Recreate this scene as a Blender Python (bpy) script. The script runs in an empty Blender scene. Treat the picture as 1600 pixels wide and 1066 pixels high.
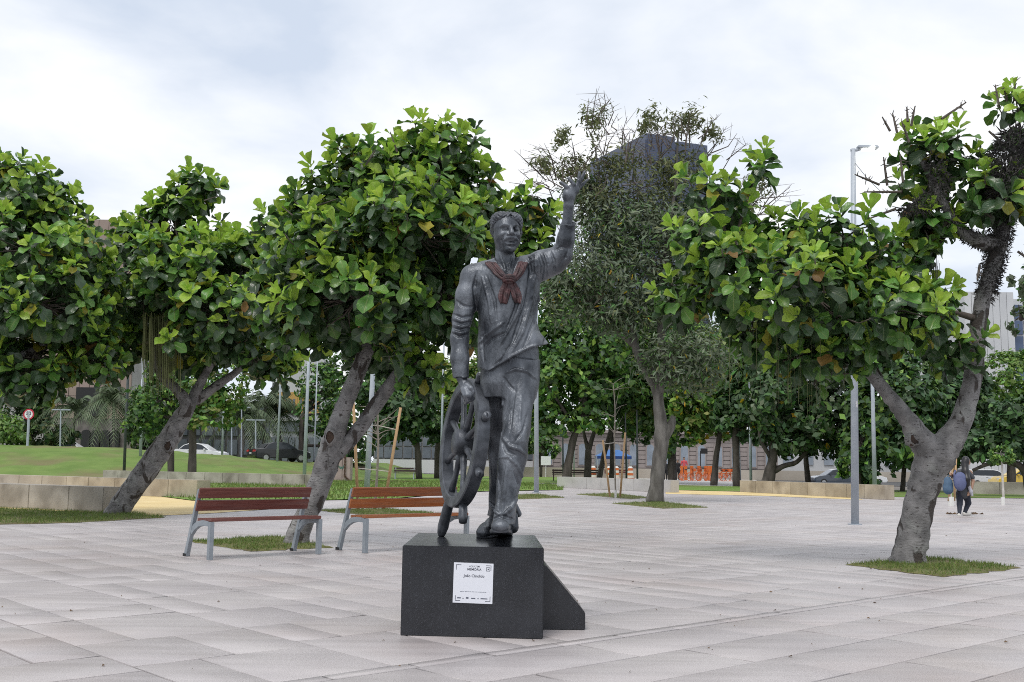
import bpy, bmesh, math, random
import numpy as np
from mathutils import Vector, Matrix
random.seed(11); RNG = np.random.default_rng(11)
scene = bpy.context.scene
COL = scene.collection

# ------------------------------------------------------------------ camera
FPX, CX, CY, CAM_H = 1680.0, 800.0, 533.0, 1.2      # focal length in pixels of the 1600 px wide photograph, eye height
PITCH, ROLL = math.atan(191.6 / FPX), math.atan(.0134)
_f = np.array([0, math.cos(PITCH), math.sin(PITCH)]); _u = np.array([0, -math.sin(PITCH), math.cos(PITCH)]); _r = np.array([1., 0, 0])
RT = math.cos(ROLL) * _r + math.sin(ROLL) * _u
UP = math.cos(ROLL) * _u - math.sin(ROLL) * _r
FW = _f
cam = bpy.data.cameras.new('camera'); cam_o = bpy.data.objects.new('camera', cam); COL.objects.link(cam_o)
cam.sensor_width = 36; cam.sensor_fit = 'HORIZONTAL'; cam.lens = 36 * FPX / 1600; cam.clip_start = .1; cam.clip_end = 3000
cam_o.matrix_world = Matrix([[RT[0], UP[0], -FW[0], 0], [RT[1], UP[1], -FW[1], 0], [RT[2], UP[2], -FW[2], CAM_H], [0, 0, 0, 1]])
scene.camera = cam_o

# ------------------------------------------------------------------ world: thin blue sky behind a layer of overcast cloud
world = bpy.data.worlds.new('World'); scene.world = world; world.use_nodes = True
wn, wl = world.node_tree.nodes, world.node_tree.links
wn.clear()
SUN_EL, SUN_AZ = math.radians(62), math.radians(205)     # azimuth clockwise from +Y
sky = wn.new('ShaderNodeTexSky'); sky.sky_type = 'NISHITA'; sky.sun_disc = False
sky.sun_elevation = SUN_EL; sky.sun_rotation = SUN_AZ
tc = wn.new('ShaderNodeTexCoord')
sep = wn.new('ShaderNodeSeparateXYZ'); wl.new(tc.outputs['Generated'], sep.inputs[0])
zz = wn.new('ShaderNodeMath'); zz.operation = 'MAXIMUM'; zz.inputs[1].default_value = 0.0; wl.new(sep.outputs[2], zz.inputs[0])
za = wn.new('ShaderNodeMath'); za.operation = 'ADD'; za.inputs[1].default_value = .22; wl.new(zz.outputs[0], za.inputs[0])
dv = wn.new('ShaderNodeVectorMath'); dv.operation = 'DIVIDE'
cmb = wn.new('ShaderNodeCombineXYZ'); [wl.new(za.outputs[0], cmb.inputs[i]) for i in range(3)]
wl.new(tc.outputs['Generated'], dv.inputs[0]); wl.new(cmb.outputs[0], dv.inputs[1])
mp = wn.new('ShaderNodeMapping'); mp.inputs['Location'].default_value = (3.3, 1.2, 0); wl.new(dv.outputs[0], mp.inputs[0])
n1 = wn.new('ShaderNodeTexNoise'); n1.inputs['Scale'].default_value = 2.1; n1.inputs['Detail'].default_value = 6; n1.inputs['Roughness'].default_value = .5
n1.inputs['Distortion'].default_value = .25
wl.new(mp.outputs[0], n1.inputs['Vector'])
rp = wn.new('ShaderNodeValToRGB'); e = rp.color_ramp.elements
e[0].position = .30; e[0].color = (.56, .625, .73, 1); e[1].position = .60; e[1].color = (.90, .905, .915, 1)
m_ = rp.color_ramp.elements.new(.47); m_.color = (.76, .795, .85, 1)
wl.new(n1.outputs['Fac'], rp.inputs[0])
skm = wn.new('ShaderNodeVectorMath'); skm.operation = 'SCALE'; skm.inputs['Scale'].default_value = .10; wl.new(sky.outputs[0], skm.inputs[0])
mx = wn.new('ShaderNodeMix'); mx.data_type = 'RGBA'; mx.inputs[0].default_value = .9
wl.new(skm.outputs[0], mx.inputs[6]); wl.new(rp.outputs[0], mx.inputs[7])
bg = wn.new('ShaderNodeBackground'); bg.inputs['Strength'].default_value = .96; wl.new(mx.outputs[2], bg.inputs['Color'])
wo = wn.new('ShaderNodeOutputWorld'); wl.new(bg.outputs[0], wo.inputs['Surface'])

sun = bpy.data.lights.new('sun', 'SUN'); sun.energy = 1.4; sun.angle = math.radians(22); sun.color = (1, .96, .9)
sun_o = bpy.data.objects.new('sun', sun); COL.objects.link(sun_o)
_sd = Vector((math.sin(SUN_AZ) * math.cos(SUN_EL), math.cos(SUN_AZ) * math.cos(SUN_EL), math.sin(SUN_EL)))
sun_o.rotation_euler = _sd.to_track_quat('Z', 'Y').to_euler(); sun_o.location = (0, 0, 30)

vs = scene.view_settings; vs.view_transform = 'Standard'; vs.look = 'None'; vs.gamma = 1; vs.use_curve_mapping = False
vs.exposure = 0.40
scene.cycles.filter_width = 1.0; scene.cycles.use_denoising = False
scene.cycles.max_bounces = 6; scene.cycles.transparent_max_bounces = 6; scene.cycles.diffuse_bounces = 3; scene.cycles.glossy_bounces = 2

# ------------------------------------------------------------------ helpers
def _ray(x, y): return FW + RT * ((x - CX) / FPX) - UP * ((y - CY) / FPX)
def G(x, y, z=0.):
    'point of the horizontal plane z seen at a pixel of the photograph'
    d = _ray(x, y); t = (z - CAM_H) / d[2]
    return np.array([0, 0, CAM_H]) + d * t
def P(x, y, Y):
    'point at depth Y seen at a pixel of the photograph'
    d = _ray(x, y)
    return np.array([0, 0, CAM_H]) + d * (Y / d[1])
def proj(q):
    q = np.asarray(q, float) - np.array([0, 0, CAM_H]); z = q @ FW
    return CX + FPX * (q @ RT) / z, CY - FPX * (q @ UP) / z

def fmesh(name, verts, quads, uvs=None, smooth=False):
    'mesh from numpy arrays, all faces of the same size'
    verts = np.asarray(verts, np.float32); quads = np.asarray(quads, np.int32)
    me = bpy.data.meshes.new(name); n, k = quads.shape
    me.vertices.add(len(verts)); me.vertices.foreach_set('co', verts.ravel())
    me.loops.add(n * k); me.loops.foreach_set('vertex_index', quads.ravel())
    me.polygons.add(n); me.polygons.foreach_set('loop_start', np.arange(0, n * k, k, dtype=np.int32))
    if smooth: me.polygons.foreach_set('use_smooth', np.ones(n, bool))
    if uvs is not None:
        l = me.uv_layers.new(name='UVMap'); l.data.foreach_set('uv', np.asarray(uvs, np.float32)[quads.ravel()].ravel())
    me.update(calc_edges=True); me.validate()
    return me

def link(name, data, mat=None, parent=None, world=True):
    'link an object; when its mesh is in world coordinates and it has a parent, cancel the parent offset'
    o = bpy.data.objects.new(name, data); COL.objects.link(o)
    if mat is not None and data is not None:
        for m in (mat if isinstance(mat, (list, tuple)) else [mat]): data.materials.append(m)
    if parent is not None:
        o.parent = parent
        if world: o.matrix_parent_inverse = Matrix.Translation(-Vector(wloc(parent)))
    return o
_WL = {}
def wloc(o): return _WL.get(o.name, (0, 0, 0))
def root(name, label, cat, loc=(0, 0, 0), group=None):
    o = bpy.data.objects.new(name, None); COL.objects.link(o); o.location = loc; o.empty_display_size = .2
    _WL[o.name] = tuple(float(v) for v in loc)
    return tag(o, label, cat, group)
def tag(o, label=None, cat=None, group=None, kind=None):
    if label: o['label'] = label
    if cat: o['category'] = cat
    if group: o['group'] = group
    if kind: o['kind'] = kind
    return o
def copy_tree(o, parent=None):
    c = o.copy(); COL.objects.link(c); c.parent = parent
    for ch in list(o.children): copy_tree(ch, c)
    return c

class MB:
    'collects shapes into one mesh'
    def __init__(s): s.v = []; s.f = []; s.mi = []; s.cur = 0
    def add(s, v, f):
        b = len(s.v); s.v += [tuple(map(float, p)) for p in v]; s.f += [tuple(i + b for i in q) for q in f]; s.mi += [s.cur] * len(f); return s
    def box(s, c, sz, rz=0, M=None):
        x, y, z = [q / 2 for q in sz]
        v = [Vector((a * x, b * y, d * z)) for d in (-1, 1) for a, b in ((-1, -1), (1, -1), (1, 1), (-1, 1))]
        R = (M or Matrix.Rotation(rz, 3, 'Z'))
        v = [R @ p + Vector(c) for p in v]
        return s.add(v, [(3, 2, 1, 0), (4, 5, 6, 7), (0, 1, 5, 4), (1, 2, 6, 5), (2, 3, 7, 6), (3, 0, 4, 7)])
    def prism(s, pts, d):
        'polygon pts (3D, planar) extruded by vector d'
        n = len(pts); p = [Vector(q) for q in pts]; d = Vector(d)
        return s.add(p + [q + d for q in p], [tuple(range(n - 1, -1, -1)), tuple(range(n, 2 * n))] + [(i, (i + 1) % n, n + (i + 1) % n, n + i) for i in range(n)])
    def tube(s, pts, r, n=8, cap=True, flat=1.0):
        pts = [Vector(p) for p in pts]; m = len(pts)
        r = [r] * m if not hasattr(r, '__len__') else list(r)
        v = []; t0 = None; ref = None
        for i, p in enumerate(pts):
            t = (pts[min(i + 1, m - 1)] - pts[max(i - 1, 0)])
            t = t.normalized() if t.length > 1e-9 else Vector((0, 0, 1))
            if ref is None: ref = Vector((0, 0, 1)) if abs(t.z) < .9 else Vector((1, 0, 0)); ref = (ref - t * ref.dot(t)).normalized()
            else: ref = (ref - t * ref.dot(t)); ref = ref.normalized() if ref.length > 1e-6 else t.orthogonal().normalized()
            b = t.cross(ref)
            for k in range(n):
                a = 2 * math.pi * k / n
                v.append(p + ref * (math.cos(a) * r[i]) + b * (math.sin(a) * r[i] * flat))
        f = [(i * n + k, i * n + (k + 1) % n, (i + 1) * n + (k + 1) % n, (i + 1) * n + k) for i in range(m - 1) for k in range(n)]
        if cap: f += [tuple(range(n - 1, -1, -1)), tuple(range((m - 1) * n, m * n))]
        return s.add(v, f)
    def ball(s, c, r, n=10, m=6):
        r = (r, r, r) if not hasattr(r, '__len__') else r
        v = [(c[0], c[1], c[2] - r[2])]
        for i in range(1, m):
            a = -math.pi / 2 + math.pi * i / m
            for k in range(n):
                b = 2 * math.pi * k / n
                v.append((c[0] + r[0] * math.cos(a) * math.cos(b), c[1] + r[1] * math.cos(a) * math.sin(b), c[2] + r[2] * math.sin(a)))
        v.append((c[0], c[1], c[2] + r[2])); L = len(v) - 1
        f = [(0, 1 + (k + 1) % n, 1 + k) for k in range(n)] + [(L, L - n + k, L - n + (k + 1) % n) for k in range(n)]
        f += [(1 + i * n + k, 1 + i * n + (k + 1) % n, 1 + (i + 1) * n + (k + 1) % n, 1 + (i + 1) * n + k) for i in range(m - 2) for k in range(n)]
        return s.add(v, f)
    def disc(s, c, r, nrm, n=20):
        q = Vector(nrm).to_track_quat('Z', 'Y')
        return s.add([Vector(c) + q @ Vector((r * math.cos(2 * math.pi * k / n), r * math.sin(2 * math.pi * k / n), 0)) for k in range(n)], [tuple(range(n))])
    def build(s, name, mat, parent=None, world=True, smooth=False, bevel=0, local=False):
        me = bpy.data.meshes.new(name); off = Vector((0, 0, 0))
        v = s.v
        if world and parent is None and not local:      # a thing of one mesh gets its origin at its base
            a = np.array(v); off = Vector(((a[:, 0].min() + a[:, 0].max()) / 2, (a[:, 1].min() + a[:, 1].max()) / 2, a[:, 2].min()))
            v = (a - np.array(off)).tolist()
        me.from_pydata(v, [], s.f)
        if any(s.mi): me.polygons.foreach_set('material_index', s.mi)
        if smooth: me.polygons.foreach_set('use_smooth', [True] * len(s.f))
        if bevel:
            bm = bmesh.new(); bm.from_mesh(me)
            bmesh.ops.bevel(bm, geom=[e for e in bm.edges if len(e.link_faces) == 2 and e.calc_face_angle(0) > .5], offset=bevel, segments=2, affect='EDGES', clamp_overlap=True)
            bm.to_mesh(me); bm.free()
        me.update()
        o = link(name, me, mat, parent, world)
        if off.length: o.location = off; _WL[o.name] = tuple(off)
        return o

# ------------------------------------------------------------------ curves
def bend(pts, n=4):
    'Catmull-Rom through points with radii (x, y, z, r)'
    p = [np.array(q, float) for q in pts]; p = [2 * p[0] - p[1]] + p + [2 * p[-1] - p[-2]]; out = []
    for i in range(1, len(p) - 2):
        for k in range(n):
            t = k / n; a, b, c, d = p[i - 1:i + 3]
            out.append(.5 * ((2 * b) + (c - a) * t + (2 * a - 5 * b + 4 * c - d) * t * t + (3 * b - a - 3 * c + d) * t ** 3))
    out.append(p[-2]); return np.array(out)
def limb(mb, pts, n=12, steps=6, rough=.05, seed=0):
    q = bend(pts, steps); r = q[:, 3].clip(.004); rr = np.random.default_rng(seed); m = len(q)
    b0 = len(mb.v); mb.tube(q[:, :3], r, n)
    for i in range(m):                     # knobbly section
        off = rr.normal(0, rough, n); off = (off + np.roll(off, 1)) * .6
        c = q[i, :3]
        for k in range(n):
            v = np.array(mb.v[b0 + i * n + k]); mb.v[b0 + i * n + k] = tuple(c + (v - c) * (1 + off[k]))
    return q


# ------------------------------------------------------------------ materials
def lin(c): return tuple(((v / 255 / 12.92) if v / 255 <= .04045 else ((v / 255 + .055) / 1.055) ** 2.4) for v in c)
def mat(name, c1, c2=None, scale=4., rough=.6, metal=0., bump=0., bscale=None, rnd=0., detail=5., coord='Object', stretch=None, rough2=None,
        c3=None, scale3=1., amt3=.5, spec=.5, transl=0., hue=0., lo=.35, hi=.65):
    m = bpy.data.materials.new(name); m.use_nodes = True; N, L = m.node_tree.nodes, m.node_tree.links
    b = N['Principled BSDF']; b.inputs['Roughness'].default_value = rough; b.inputs['Metallic'].default_value = metal
    b.inputs['Specular IOR Level'].default_value = spec
    t = N.new('ShaderNodeTexCoord')
    if coord == 'World': g = N.new('ShaderNodeNewGeometry'); vec = g.outputs['Position']
    else: vec = t.outputs[coord]
    if stretch:
        mp = N.new('ShaderNodeMapping'); mp.inputs['Scale'].default_value = stretch; L.new(vec, mp.inputs[0]); vec = mp.outputs[0]
    out = None
    if c2 is not None:
        n = N.new('ShaderNodeTexNoise'); n.inputs['Scale'].default_value = scale; n.inputs['Detail'].default_value = detail; L.new(vec, n.inputs['Vector'])
        r = N.new('ShaderNodeMapRange'); r.inputs[1].default_value = lo; r.inputs[2].default_value = hi; L.new(n.outputs['Fac'], r.inputs[0])
        x = N.new('ShaderNodeMix'); x.data_type = 'RGBA'; x.inputs[6].default_value = (*c1, 1); x.inputs[7].default_value = (*c2, 1); L.new(r.outputs[0], x.inputs[0])
        out = x.outputs[2]
        if rough2 is not None:
            q = N.new('ShaderNodeMapRange'); q.inputs[3].default_value = rough; q.inputs[4].default_value = rough2; L.new(r.outputs[0], q.inputs[0]); L.new(q.outputs[0], b.inputs['Roughness'])
    else:
        x = N.new('ShaderNodeRGB'); x.outputs[0].default_value = (*c1, 1); out = x.outputs[0]
    if c3 is not None:
        n3 = N.new('ShaderNodeTexNoise'); n3.inputs['Scale'].default_value = scale3; n3.inputs['Detail'].default_value = 6; L.new(vec, n3.inputs['Vector'])
        r3 = N.new('ShaderNodeMapRange'); r3.inputs[1].default_value = .5; r3.inputs[2].default_value = .72; r3.inputs[4].default_value = amt3; L.new(n3.outputs['Fac'], r3.inputs[0])
        x3 = N.new('ShaderNodeMix'); x3.data_type = 'RGBA'; x3.inputs[7].default_value = (*c3, 1); L.new(r3.outputs[0], x3.inputs[0]); L.new(out, x3.inputs[6]); out = x3.outputs[2]
    if rnd or hue:
        oi = N.new('ShaderNodeObjectInfo'); ge = N.new('ShaderNodeNewGeometry')
        a = N.new('ShaderNodeMath'); a.operation = 'ADD'; L.new(oi.outputs['Random'], a.inputs[0]); L.new(ge.outputs['Random Per Island'], a.inputs[1])
        fr = N.new('ShaderNodeMath'); fr.operation = 'FRACT'; L.new(a.outputs[0], fr.inputs[0])
        h = N.new('ShaderNodeHueSaturation'); L.new(out, h.inputs['Color'])
        r = N.new('ShaderNodeMapRange'); r.inputs[3].default_value = 1 - rnd; r.inputs[4].default_value = 1 + rnd; L.new(fr.outputs[0], r.inputs[0]); L.new(r.outputs[0], h.inputs['Value'])
        if hue:
            f2 = N.new('ShaderNodeMath'); f2.operation = 'MULTIPLY'; f2.inputs[1].default_value = 7.31; L.new(fr.outputs[0], f2.inputs[0])
            f3 = N.new('ShaderNodeMath'); f3.operation = 'FRACT'; L.new(f2.outputs[0], f3.inputs[0])
            r2 = N.new('ShaderNodeMapRange'); r2.inputs[3].default_value = .5 - hue; r2.inputs[4].default_value = .5 + hue; L.new(f3.outputs[0], r2.inputs[0]); L.new(r2.outputs[0], h.inputs['Hue'])
        out = h.outputs[0]
    L.new(out, b.inputs['Base Color'])
    if bump:
        n = N.new('ShaderNodeTexNoise'); n.inputs['Scale'].default_value = bscale or scale * 3; n.inputs['Detail'].default_value = 6; L.new(vec, n.inputs['Vector'])
        bp = N.new('ShaderNodeBump'); bp.inputs['Strength'].default_value = bump; bp.inputs['Distance'].default_value = .02; L.new(n.outputs['Fac'], bp.inputs['Height']); L.new(bp.outputs[0], b.inputs['Normal'])
    if transl:
        tr = N.new('ShaderNodeBsdfTranslucent'); L.new(out, tr.inputs['Color'])
        ms = N.new('ShaderNodeMixShader'); ms.inputs[0].default_value = transl
        L.new(b.outputs[0], ms.inputs[1]); L.new(tr.outputs[0], ms.inputs[2]); L.new(ms.outputs[0], N['Material Output'].inputs['Surface'])
    return m
# ------------------------------------------------------------------ setting: ground, paving, lawns, walls
ANG = math.radians(42.2); D2 = np.array([math.cos(ANG), math.sin(ANG)]); D1 = np.array([-math.sin(ANG), math.cos(ANG)])
M_ground = mat('bare_ground', (.13, .115, .10), (.20, .185, .17), .35, .9, bump=.3, bscale=6, coord='World')
M_grout = mat('grout', (.06, .055, .052), (.035, .032, .03), 2, .9, coord='World')
M_lawn = mat('lawn', (.105, .20, .022), (.15, .255, .035), .9, .9, bump=.9, bscale=14, coord='World', c3=(.17, .13, .065), scale3=.22, amt3=.55)
M_bank = mat('bank_grass', (.095, .165, .022), (.14, .215, .04), .8, .9, bump=1., bscale=9, coord='World', c3=(.17, .12, .065), scale3=.28, amt3=.75)
M_turf = mat('turf', (.10, .115, .03), (.17, .16, .06), 5, .95, bump=.8, bscale=40, coord='World', c3=(.13, .09, .055), scale3=1.8, amt3=.95)
M_blade = mat('grass_blades', (.10, .17, .03), (.17, .22, .055), 3, .7, rnd=.35, hue=.03, transl=.25, coord='World')
M_path = mat('light_path', (.40, .39, .385), (.47, .46, .45), 1.2, .7, coord='World')
M_yellow = mat('yellow_resin_path', (.62, .47, .21), (.68, .54, .28), .7, .75, bump=.12, bscale=60, coord='World', c3=(.45, .33, .16), scale3=.8, amt3=.5)
M_asphalt = mat('asphalt', (.05, .05, .052), (.07, .07, .07), 2, .85, coord='World')

def slab_material():
    m = mat('granite_paving', (.39, .362, .366), (.475, .443, .442), .8, .5, bump=.10, bscale=90, rnd=.022, hue=.010, coord='World', c3=(.33, .265, .235), scale3=.5, amt3=.45)
    N, L = m.node_tree.nodes, m.node_tree.links; b = N['Principled BSDF']
    src = b.inputs['Base Color'].links[0].from_socket
    g = N.new('ShaderNodeNewGeometry')
    sp = N.new('ShaderNodeTexNoise'); sp.inputs['Scale'].default_value = 130; sp.inputs['Detail'].default_value = 2; L.new(g.outputs['Position'], sp.inputs['Vector'])
    r = N.new('ShaderNodeMapRange'); r.inputs[1].default_value = .3; r.inputs[2].default_value = .7; r.inputs[3].default_value = .76; r.inputs[4].default_value = 1.22; L.new(sp.outputs['Fac'], r.inputs[0])
    # streaky wear following the laying direction
    mp = N.new('ShaderNodeMapping'); mp.inputs['Rotation'].default_value = (0, 0, -ANG); mp.inputs['Scale'].default_value = (.5, 5, 1); L.new(g.outputs['Position'], mp.inputs[0])
    st = N.new('ShaderNodeTexNoise'); st.inputs['Scale'].default_value = 1.6; st.inputs['Detail'].default_value = 5; L.new(mp.outputs[0], st.inputs['Vector'])
    r2 = N.new('ShaderNodeMapRange'); r2.inputs[1].default_value = .3; r2.inputs[2].default_value = .7; r2.inputs[3].default_value = .93; r2.inputs[4].default_value = 1.05; L.new(st.outputs['Fac'], r2.inputs[0])
    mu = N.new('ShaderNodeMath'); mu.operation = 'MULTIPLY'; L.new(r.outputs[0], mu.inputs[0]); L.new(r2.outputs[0], mu.inputs[1])
    vm = N.new('ShaderNodeVectorMath'); vm.operation = 'SCALE'; L.new(src, vm.inputs[0]); L.new(mu.outputs[0], vm.inputs['Scale']); L.new(vm.outputs[0], b.inputs['Base Color'])
    rr = N.new('ShaderNodeMapRange'); rr.inputs[3].default_value = .30; rr.inputs[4].default_value = .56; L.new(st.outputs['Fac'], rr.inputs[0]); L.new(rr.outputs[0], b.inputs['Roughness'])
    return m
M_slab = slab_material()

def sheet(name, pts, z, m, kind='structure', label=None, cat=None, parent=None):
    b = MB(); b.add([(p[0], p[1], z) for p in pts], [tuple(range(len(pts)))])
    o = b.build(name, m, parent, local=True)
    n = o.data.polygons[0].normal.z
    if n < 0: o.data.flip_normals()
    return tag(o, label, cat, None, kind)

sheet('ground', [(-700, -60), (700, -60), (700, 1200), (-700, 1200)], -.06, M_ground)
pav = sheet('paving', [(-40, -5), (40, -5), (40, 62), (-40, 62)], -.012, M_grout)

# paving slabs: running rows along the two laying directions, parted by a narrow strip of stones
_o = G(860, 1013)[:2]; v0 = float(_o @ D1)
slabs = []     # (u, v, du, dv)
rs = random.Random(5)
v = v0
while v > v0 - 45:                      # near side: rows along D2
    w = rs.choice((.55, .57, .57)); v -= w; u = -50 + rs.random()
    while u < 75:
        l = rs.choice((.75, .9, 1.05, 1.2, 1.35)); slabs.append((u, v, l, w)); u += l
u = -50.
while u < 75:
    l = rs.choice((.5, .6, .8)); slabs.append((u, v0, l, .14)); u += l
u = 2.40 - 1.1 * 48
while u < 75:                           # far side: long joints along D1, random ashlar between them
    w = rs.choice((1.0, 1.1, 1.2)); v = v0 + .14
    while v < v0 + 75:
        l = rs.choice((.6, .75, .9, 1.1, 1.25)); k = rs.random()
        if k < .78:
            a = w * rs.choice((.34, .45, .55, .66)); slabs += [(u, v, a, l), (u + a, v, w - a, l)]
        else: slabs.append((u, v, w, l))
        v += l
    u += w
keep = []
for (u, v, du, dv) in slabs:
    c = D2 * (u + du / 2) + D1 * (v + dv / 2)
    if c[1] < 1.5 or c[1] > 61.5 or abs(c[0]) > 39.5: continue
    x, y = proj((c[0], c[1], 0))
    if -350 < x < 1950 and y < 1500:
        vis = -40 < x < 1640 and y < 1085
        keep.append((c[0], c[1], du, dv, vis, y))
keep.sort(key=lambda k: (not k[4], -k[5]))
GAP = .014
cube = [(-.5, -.5, -.03), (.5, -.5, -.03), (.5, .5, -.03), (-.5, .5, -.03), (-.5, -.5, -.002), (.5, -.5, -.002), (.5, .5, -.002), (-.5, .5, -.002),
        (-.495, -.495, 0), (.495, -.495, 0), (.495, .495, 0), (-.495, .495, 0)]
cf = [(0, 1, 5, 4), (1, 2, 6, 5), (2, 3, 7, 6), (3, 0, 4, 7), (4, 5, 9, 8), (5, 6, 10, 9), (6, 7, 11, 10), (7, 4, 8, 11), (8, 9, 10, 11)]
slab_me = fmesh('paving_slab', cube, cf); slab_me.materials.append(M_slab)
vv, ff = [], []
cube_a, cf_a = np.array(cube), np.array(cf)
R2 = np.array([[math.cos(ANG), -math.sin(ANG)], [math.sin(ANG), math.cos(ANG)]])
for i, (x, y, du, dv, vis, py) in enumerate(keep):
    z = rs.uniform(-.0015, .0015); tx, ty = rs.gauss(0, .0016), rs.gauss(0, .0016)
    if i < 300:
        o = bpy.data.objects.new('paving_slab', slab_me); COL.objects.link(o); o.parent = pav
        o.location = (x, y, z); o.scale = (du - GAP, dv - GAP, 1); o.rotation_euler = (tx, ty, ANG)
    else:
        q = cube_a.copy(); q[:, 0] *= du - GAP; q[:, 1] *= dv - GAP
        q[:, 2] += z + q[:, 0] * ty + q[:, 1] * tx
        q[:, :2] = q[:, :2] @ R2.T + (x, y)
        ff.append(cf_a + 12 * len(vv)); vv.append(q)
tag(link('paving_slabs', fmesh('paving_slabs', np.concatenate(vv), np.concatenate(ff)), M_slab, pav), kind='stuff')

# raised bank on the left and the road behind it
def crest(X): return np.interp(X, [-90, -36, -27, -20, -16.5, -13.5, -9.5], [2.25, 2.05, 1.9, 1.5, 1.15, .6, 0.])
def terr(X, Y):
    s = np.clip((Y - 58) / 17., 0, 1); s = s * s * (3 - 2 * s)
    t = np.clip((Y - 77) / 5., 0, 1); t = t * t * (3 - 2 * t)
    road = np.interp(X, [-90, -13.5, -9.5], [1.2, 1.1, 0.]) if True else 0
    c = crest(X)
    return c * s * (1 - t) + np.minimum(road, 9) * t
gx = np.arange(-90, -8.9, .7); gy = np.concatenate([np.arange(57.5, 84, .7), np.arange(84, 170, 4)])
XX, YY = np.meshgrid(gx, gy, indexing='ij')
ZZ = terr(XX, YY) + np.where(YY < 82, .06 * np.sin(XX * 1.7 + np.sin(YY)) * np.sin(YY * 1.3) + RNG.normal(0, .025, XX.shape), 0) - .02
V = np.stack([XX, YY, ZZ], -1).reshape(-1, 3); nx, ny = XX.shape
ii, jj = np.meshgrid(np.arange(nx - 1), np.arange(ny - 1), indexing='ij'); a = (ii * ny + jj).ravel()
bank = link('grass_bank', fmesh('grass_bank', V, np.stack([a, a + ny, a + ny + 1, a + 1], 1), smooth=True), M_bank)
tag(bank, kind='structure')
sheet('road', [(-90, 84), (-12, 84), (-12, 97), (-90, 97)], 1.235, M_asphalt)
lawn_a = sheet('lawn', [G(300, 783)[:2], G(455, 783.5)[:2], G(615, 780)[:2], G(735, 769)[:2], G(880, 766)[:2], G(880, 758)[:2], G(720, 752.5)[:2], G(470, 752)[:2], (-12, 58.3), (-60, 58.3), (-60, 52), (-22, 52)], .03, M_lawn)
sheet('path', [(-9.3, 69), (-2, 68), (6, 66), (6, 60.5), (-2, 61.5), (-9.3, 63)], .012, M_path)
lawn_b = sheet('lawn', [(-9.2, 70), (9, 67), (12, 95), (-9.2, 110)], .02, M_lawn)
lawn_c = sheet('lawn', [G(1045, 766)[:2], G(1160, 768.5)[:2], G(1160, 761)[:2], G(1045, 758)[:2]], .02, M_lawn)
lawn_d = sheet('lawn', [(14.8, 46), (25, 47), (40, 60), (12, 62)], .018, M_bank)
sheet('path', [(9, 62), (16, 62), (26, 120), (12, 120)], .006, M_path)
sheet('yellow_path', [G(*p)[:2] for p in ((110, 813), (255, 806), (330, 802.5), (465, 793), (500, 785), (310, 779), (160, 773), (0, 768), (-150, 772), (-150, 800))], .008, M_yellow)
sheet('yellow_path', [G(*p)[:2] for p in ((1040, 766), (1165, 769), (1335, 778.5), (1350, 781.5), (1190, 775), (1040, 772))], .008, M_yellow)

def in_poly(pts, poly):
    x, y = pts[:, 0], pts[:, 1]; r = np.zeros(len(pts), bool); n = len(poly)
    for i in range(n):
        a, b = poly[i], poly[(i + 1) % n]
        c = ((a[1] > y) != (b[1] > y)) & (x < (b[0] - a[0]) * (y - a[1]) / (b[1] - a[1] + 1e-12) + a[0]); r ^= c
    return r
def blades(poly, dens, h, parent, z0=0., clump=3., w=.005):
    poly = np.array(poly); lo, hi = poly.min(0), poly.max(0); n = int(dens * np.prod(hi - lo))
    p = lo + RNG.random((n, 2)) * (hi - lo); p = p[in_poly(p, poly)]
    k = np.sin(p[:, 0] * clump + np.sin(p[:, 1] * clump * 1.3) * 2) * np.sin(p[:, 1] * clump * .9 + np.sin(p[:, 0] * clump) * 2)
    p = p[RNG.random(len(p)) < .62 + .5 * k]; n = len(p)
    a = RNG.random(n) * 6.283; hh = h * RNG.uniform(.5, 1.3, n); le = RNG.normal(0, .45, (n, 2)) * hh[:, None]
    d = np.stack([np.cos(a), np.sin(a)], 1) * w
    v = np.zeros((n, 3, 3)); v[:, 0, :2] = p - d; v[:, 1, :2] = p + d; v[:, 2, :2] = p + le; v[:, :2, 2] = z0; v[:, 2, 2] = z0 + hh
    o = link('grass', fmesh('grass', v.reshape(-1, 3), np.arange(n * 3).reshape(-1, 3)), M_blade, parent)
    return tag(o, kind='stuff')
def patch(px, label, dens=2000, h=.045, z=.018, ragged=.04):
    base = [G(*p)[:2] for p in px]; pts = []
    for i in range(len(base)):
        a, b = np.array(base[i]), np.array(base[(i + 1) % len(base)]); m = max(2, int(np.linalg.norm(b - a) / .15))
        for k in range(m): pts.append(a + (b - a) * k / m + RNG.normal(0, ragged, 2) * (k > 0))
    c = np.mean(pts, 0); b = MB()
    n = len(pts)
    b.add([(*p, .003) for p in pts] + [(*(c + (np.array(p) - c) * .94), z) for p in pts], [(i, (i + 1) % n, n + (i + 1) % n, n + i) for i in range(n)] + [tuple(range(n, 2 * n))])
    o = b.build('grass_patch', M_turf, local=True); tag(o, label, 'grass', None, 'structure')
    blades(pts, dens, h, o, z * .6)
    return o
_pl = np.array([v.co[:2] for v in lawn_a.data.vertices]); blades(_pl, 42, .13, lawn_a, .03, .8, .018)
patch([(1320, 883), (1475, 902), (1597, 888), (1450, 872)], 'square grass patch around the forked tree')
patch([(297, 846), (392, 862), (522, 856), (440, 839)], 'grass patch under the left bench')
patch([(-120, 799), (-120, 824), (0, 820), (120, 817), (258, 809), (205, 801), (150, 801.5), (0, 795)], 'grass strip at the low wall', 900, .07)
patch([(488, 797.5), (590, 807), (698, 804), (600, 795)], 'grass patch behind the right bench', 900, .05)
patch([(955, 787), (1035, 795), (1105, 793.5), (1030, 784)], 'grass patch round the feathery tree', 500, .06)
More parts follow.
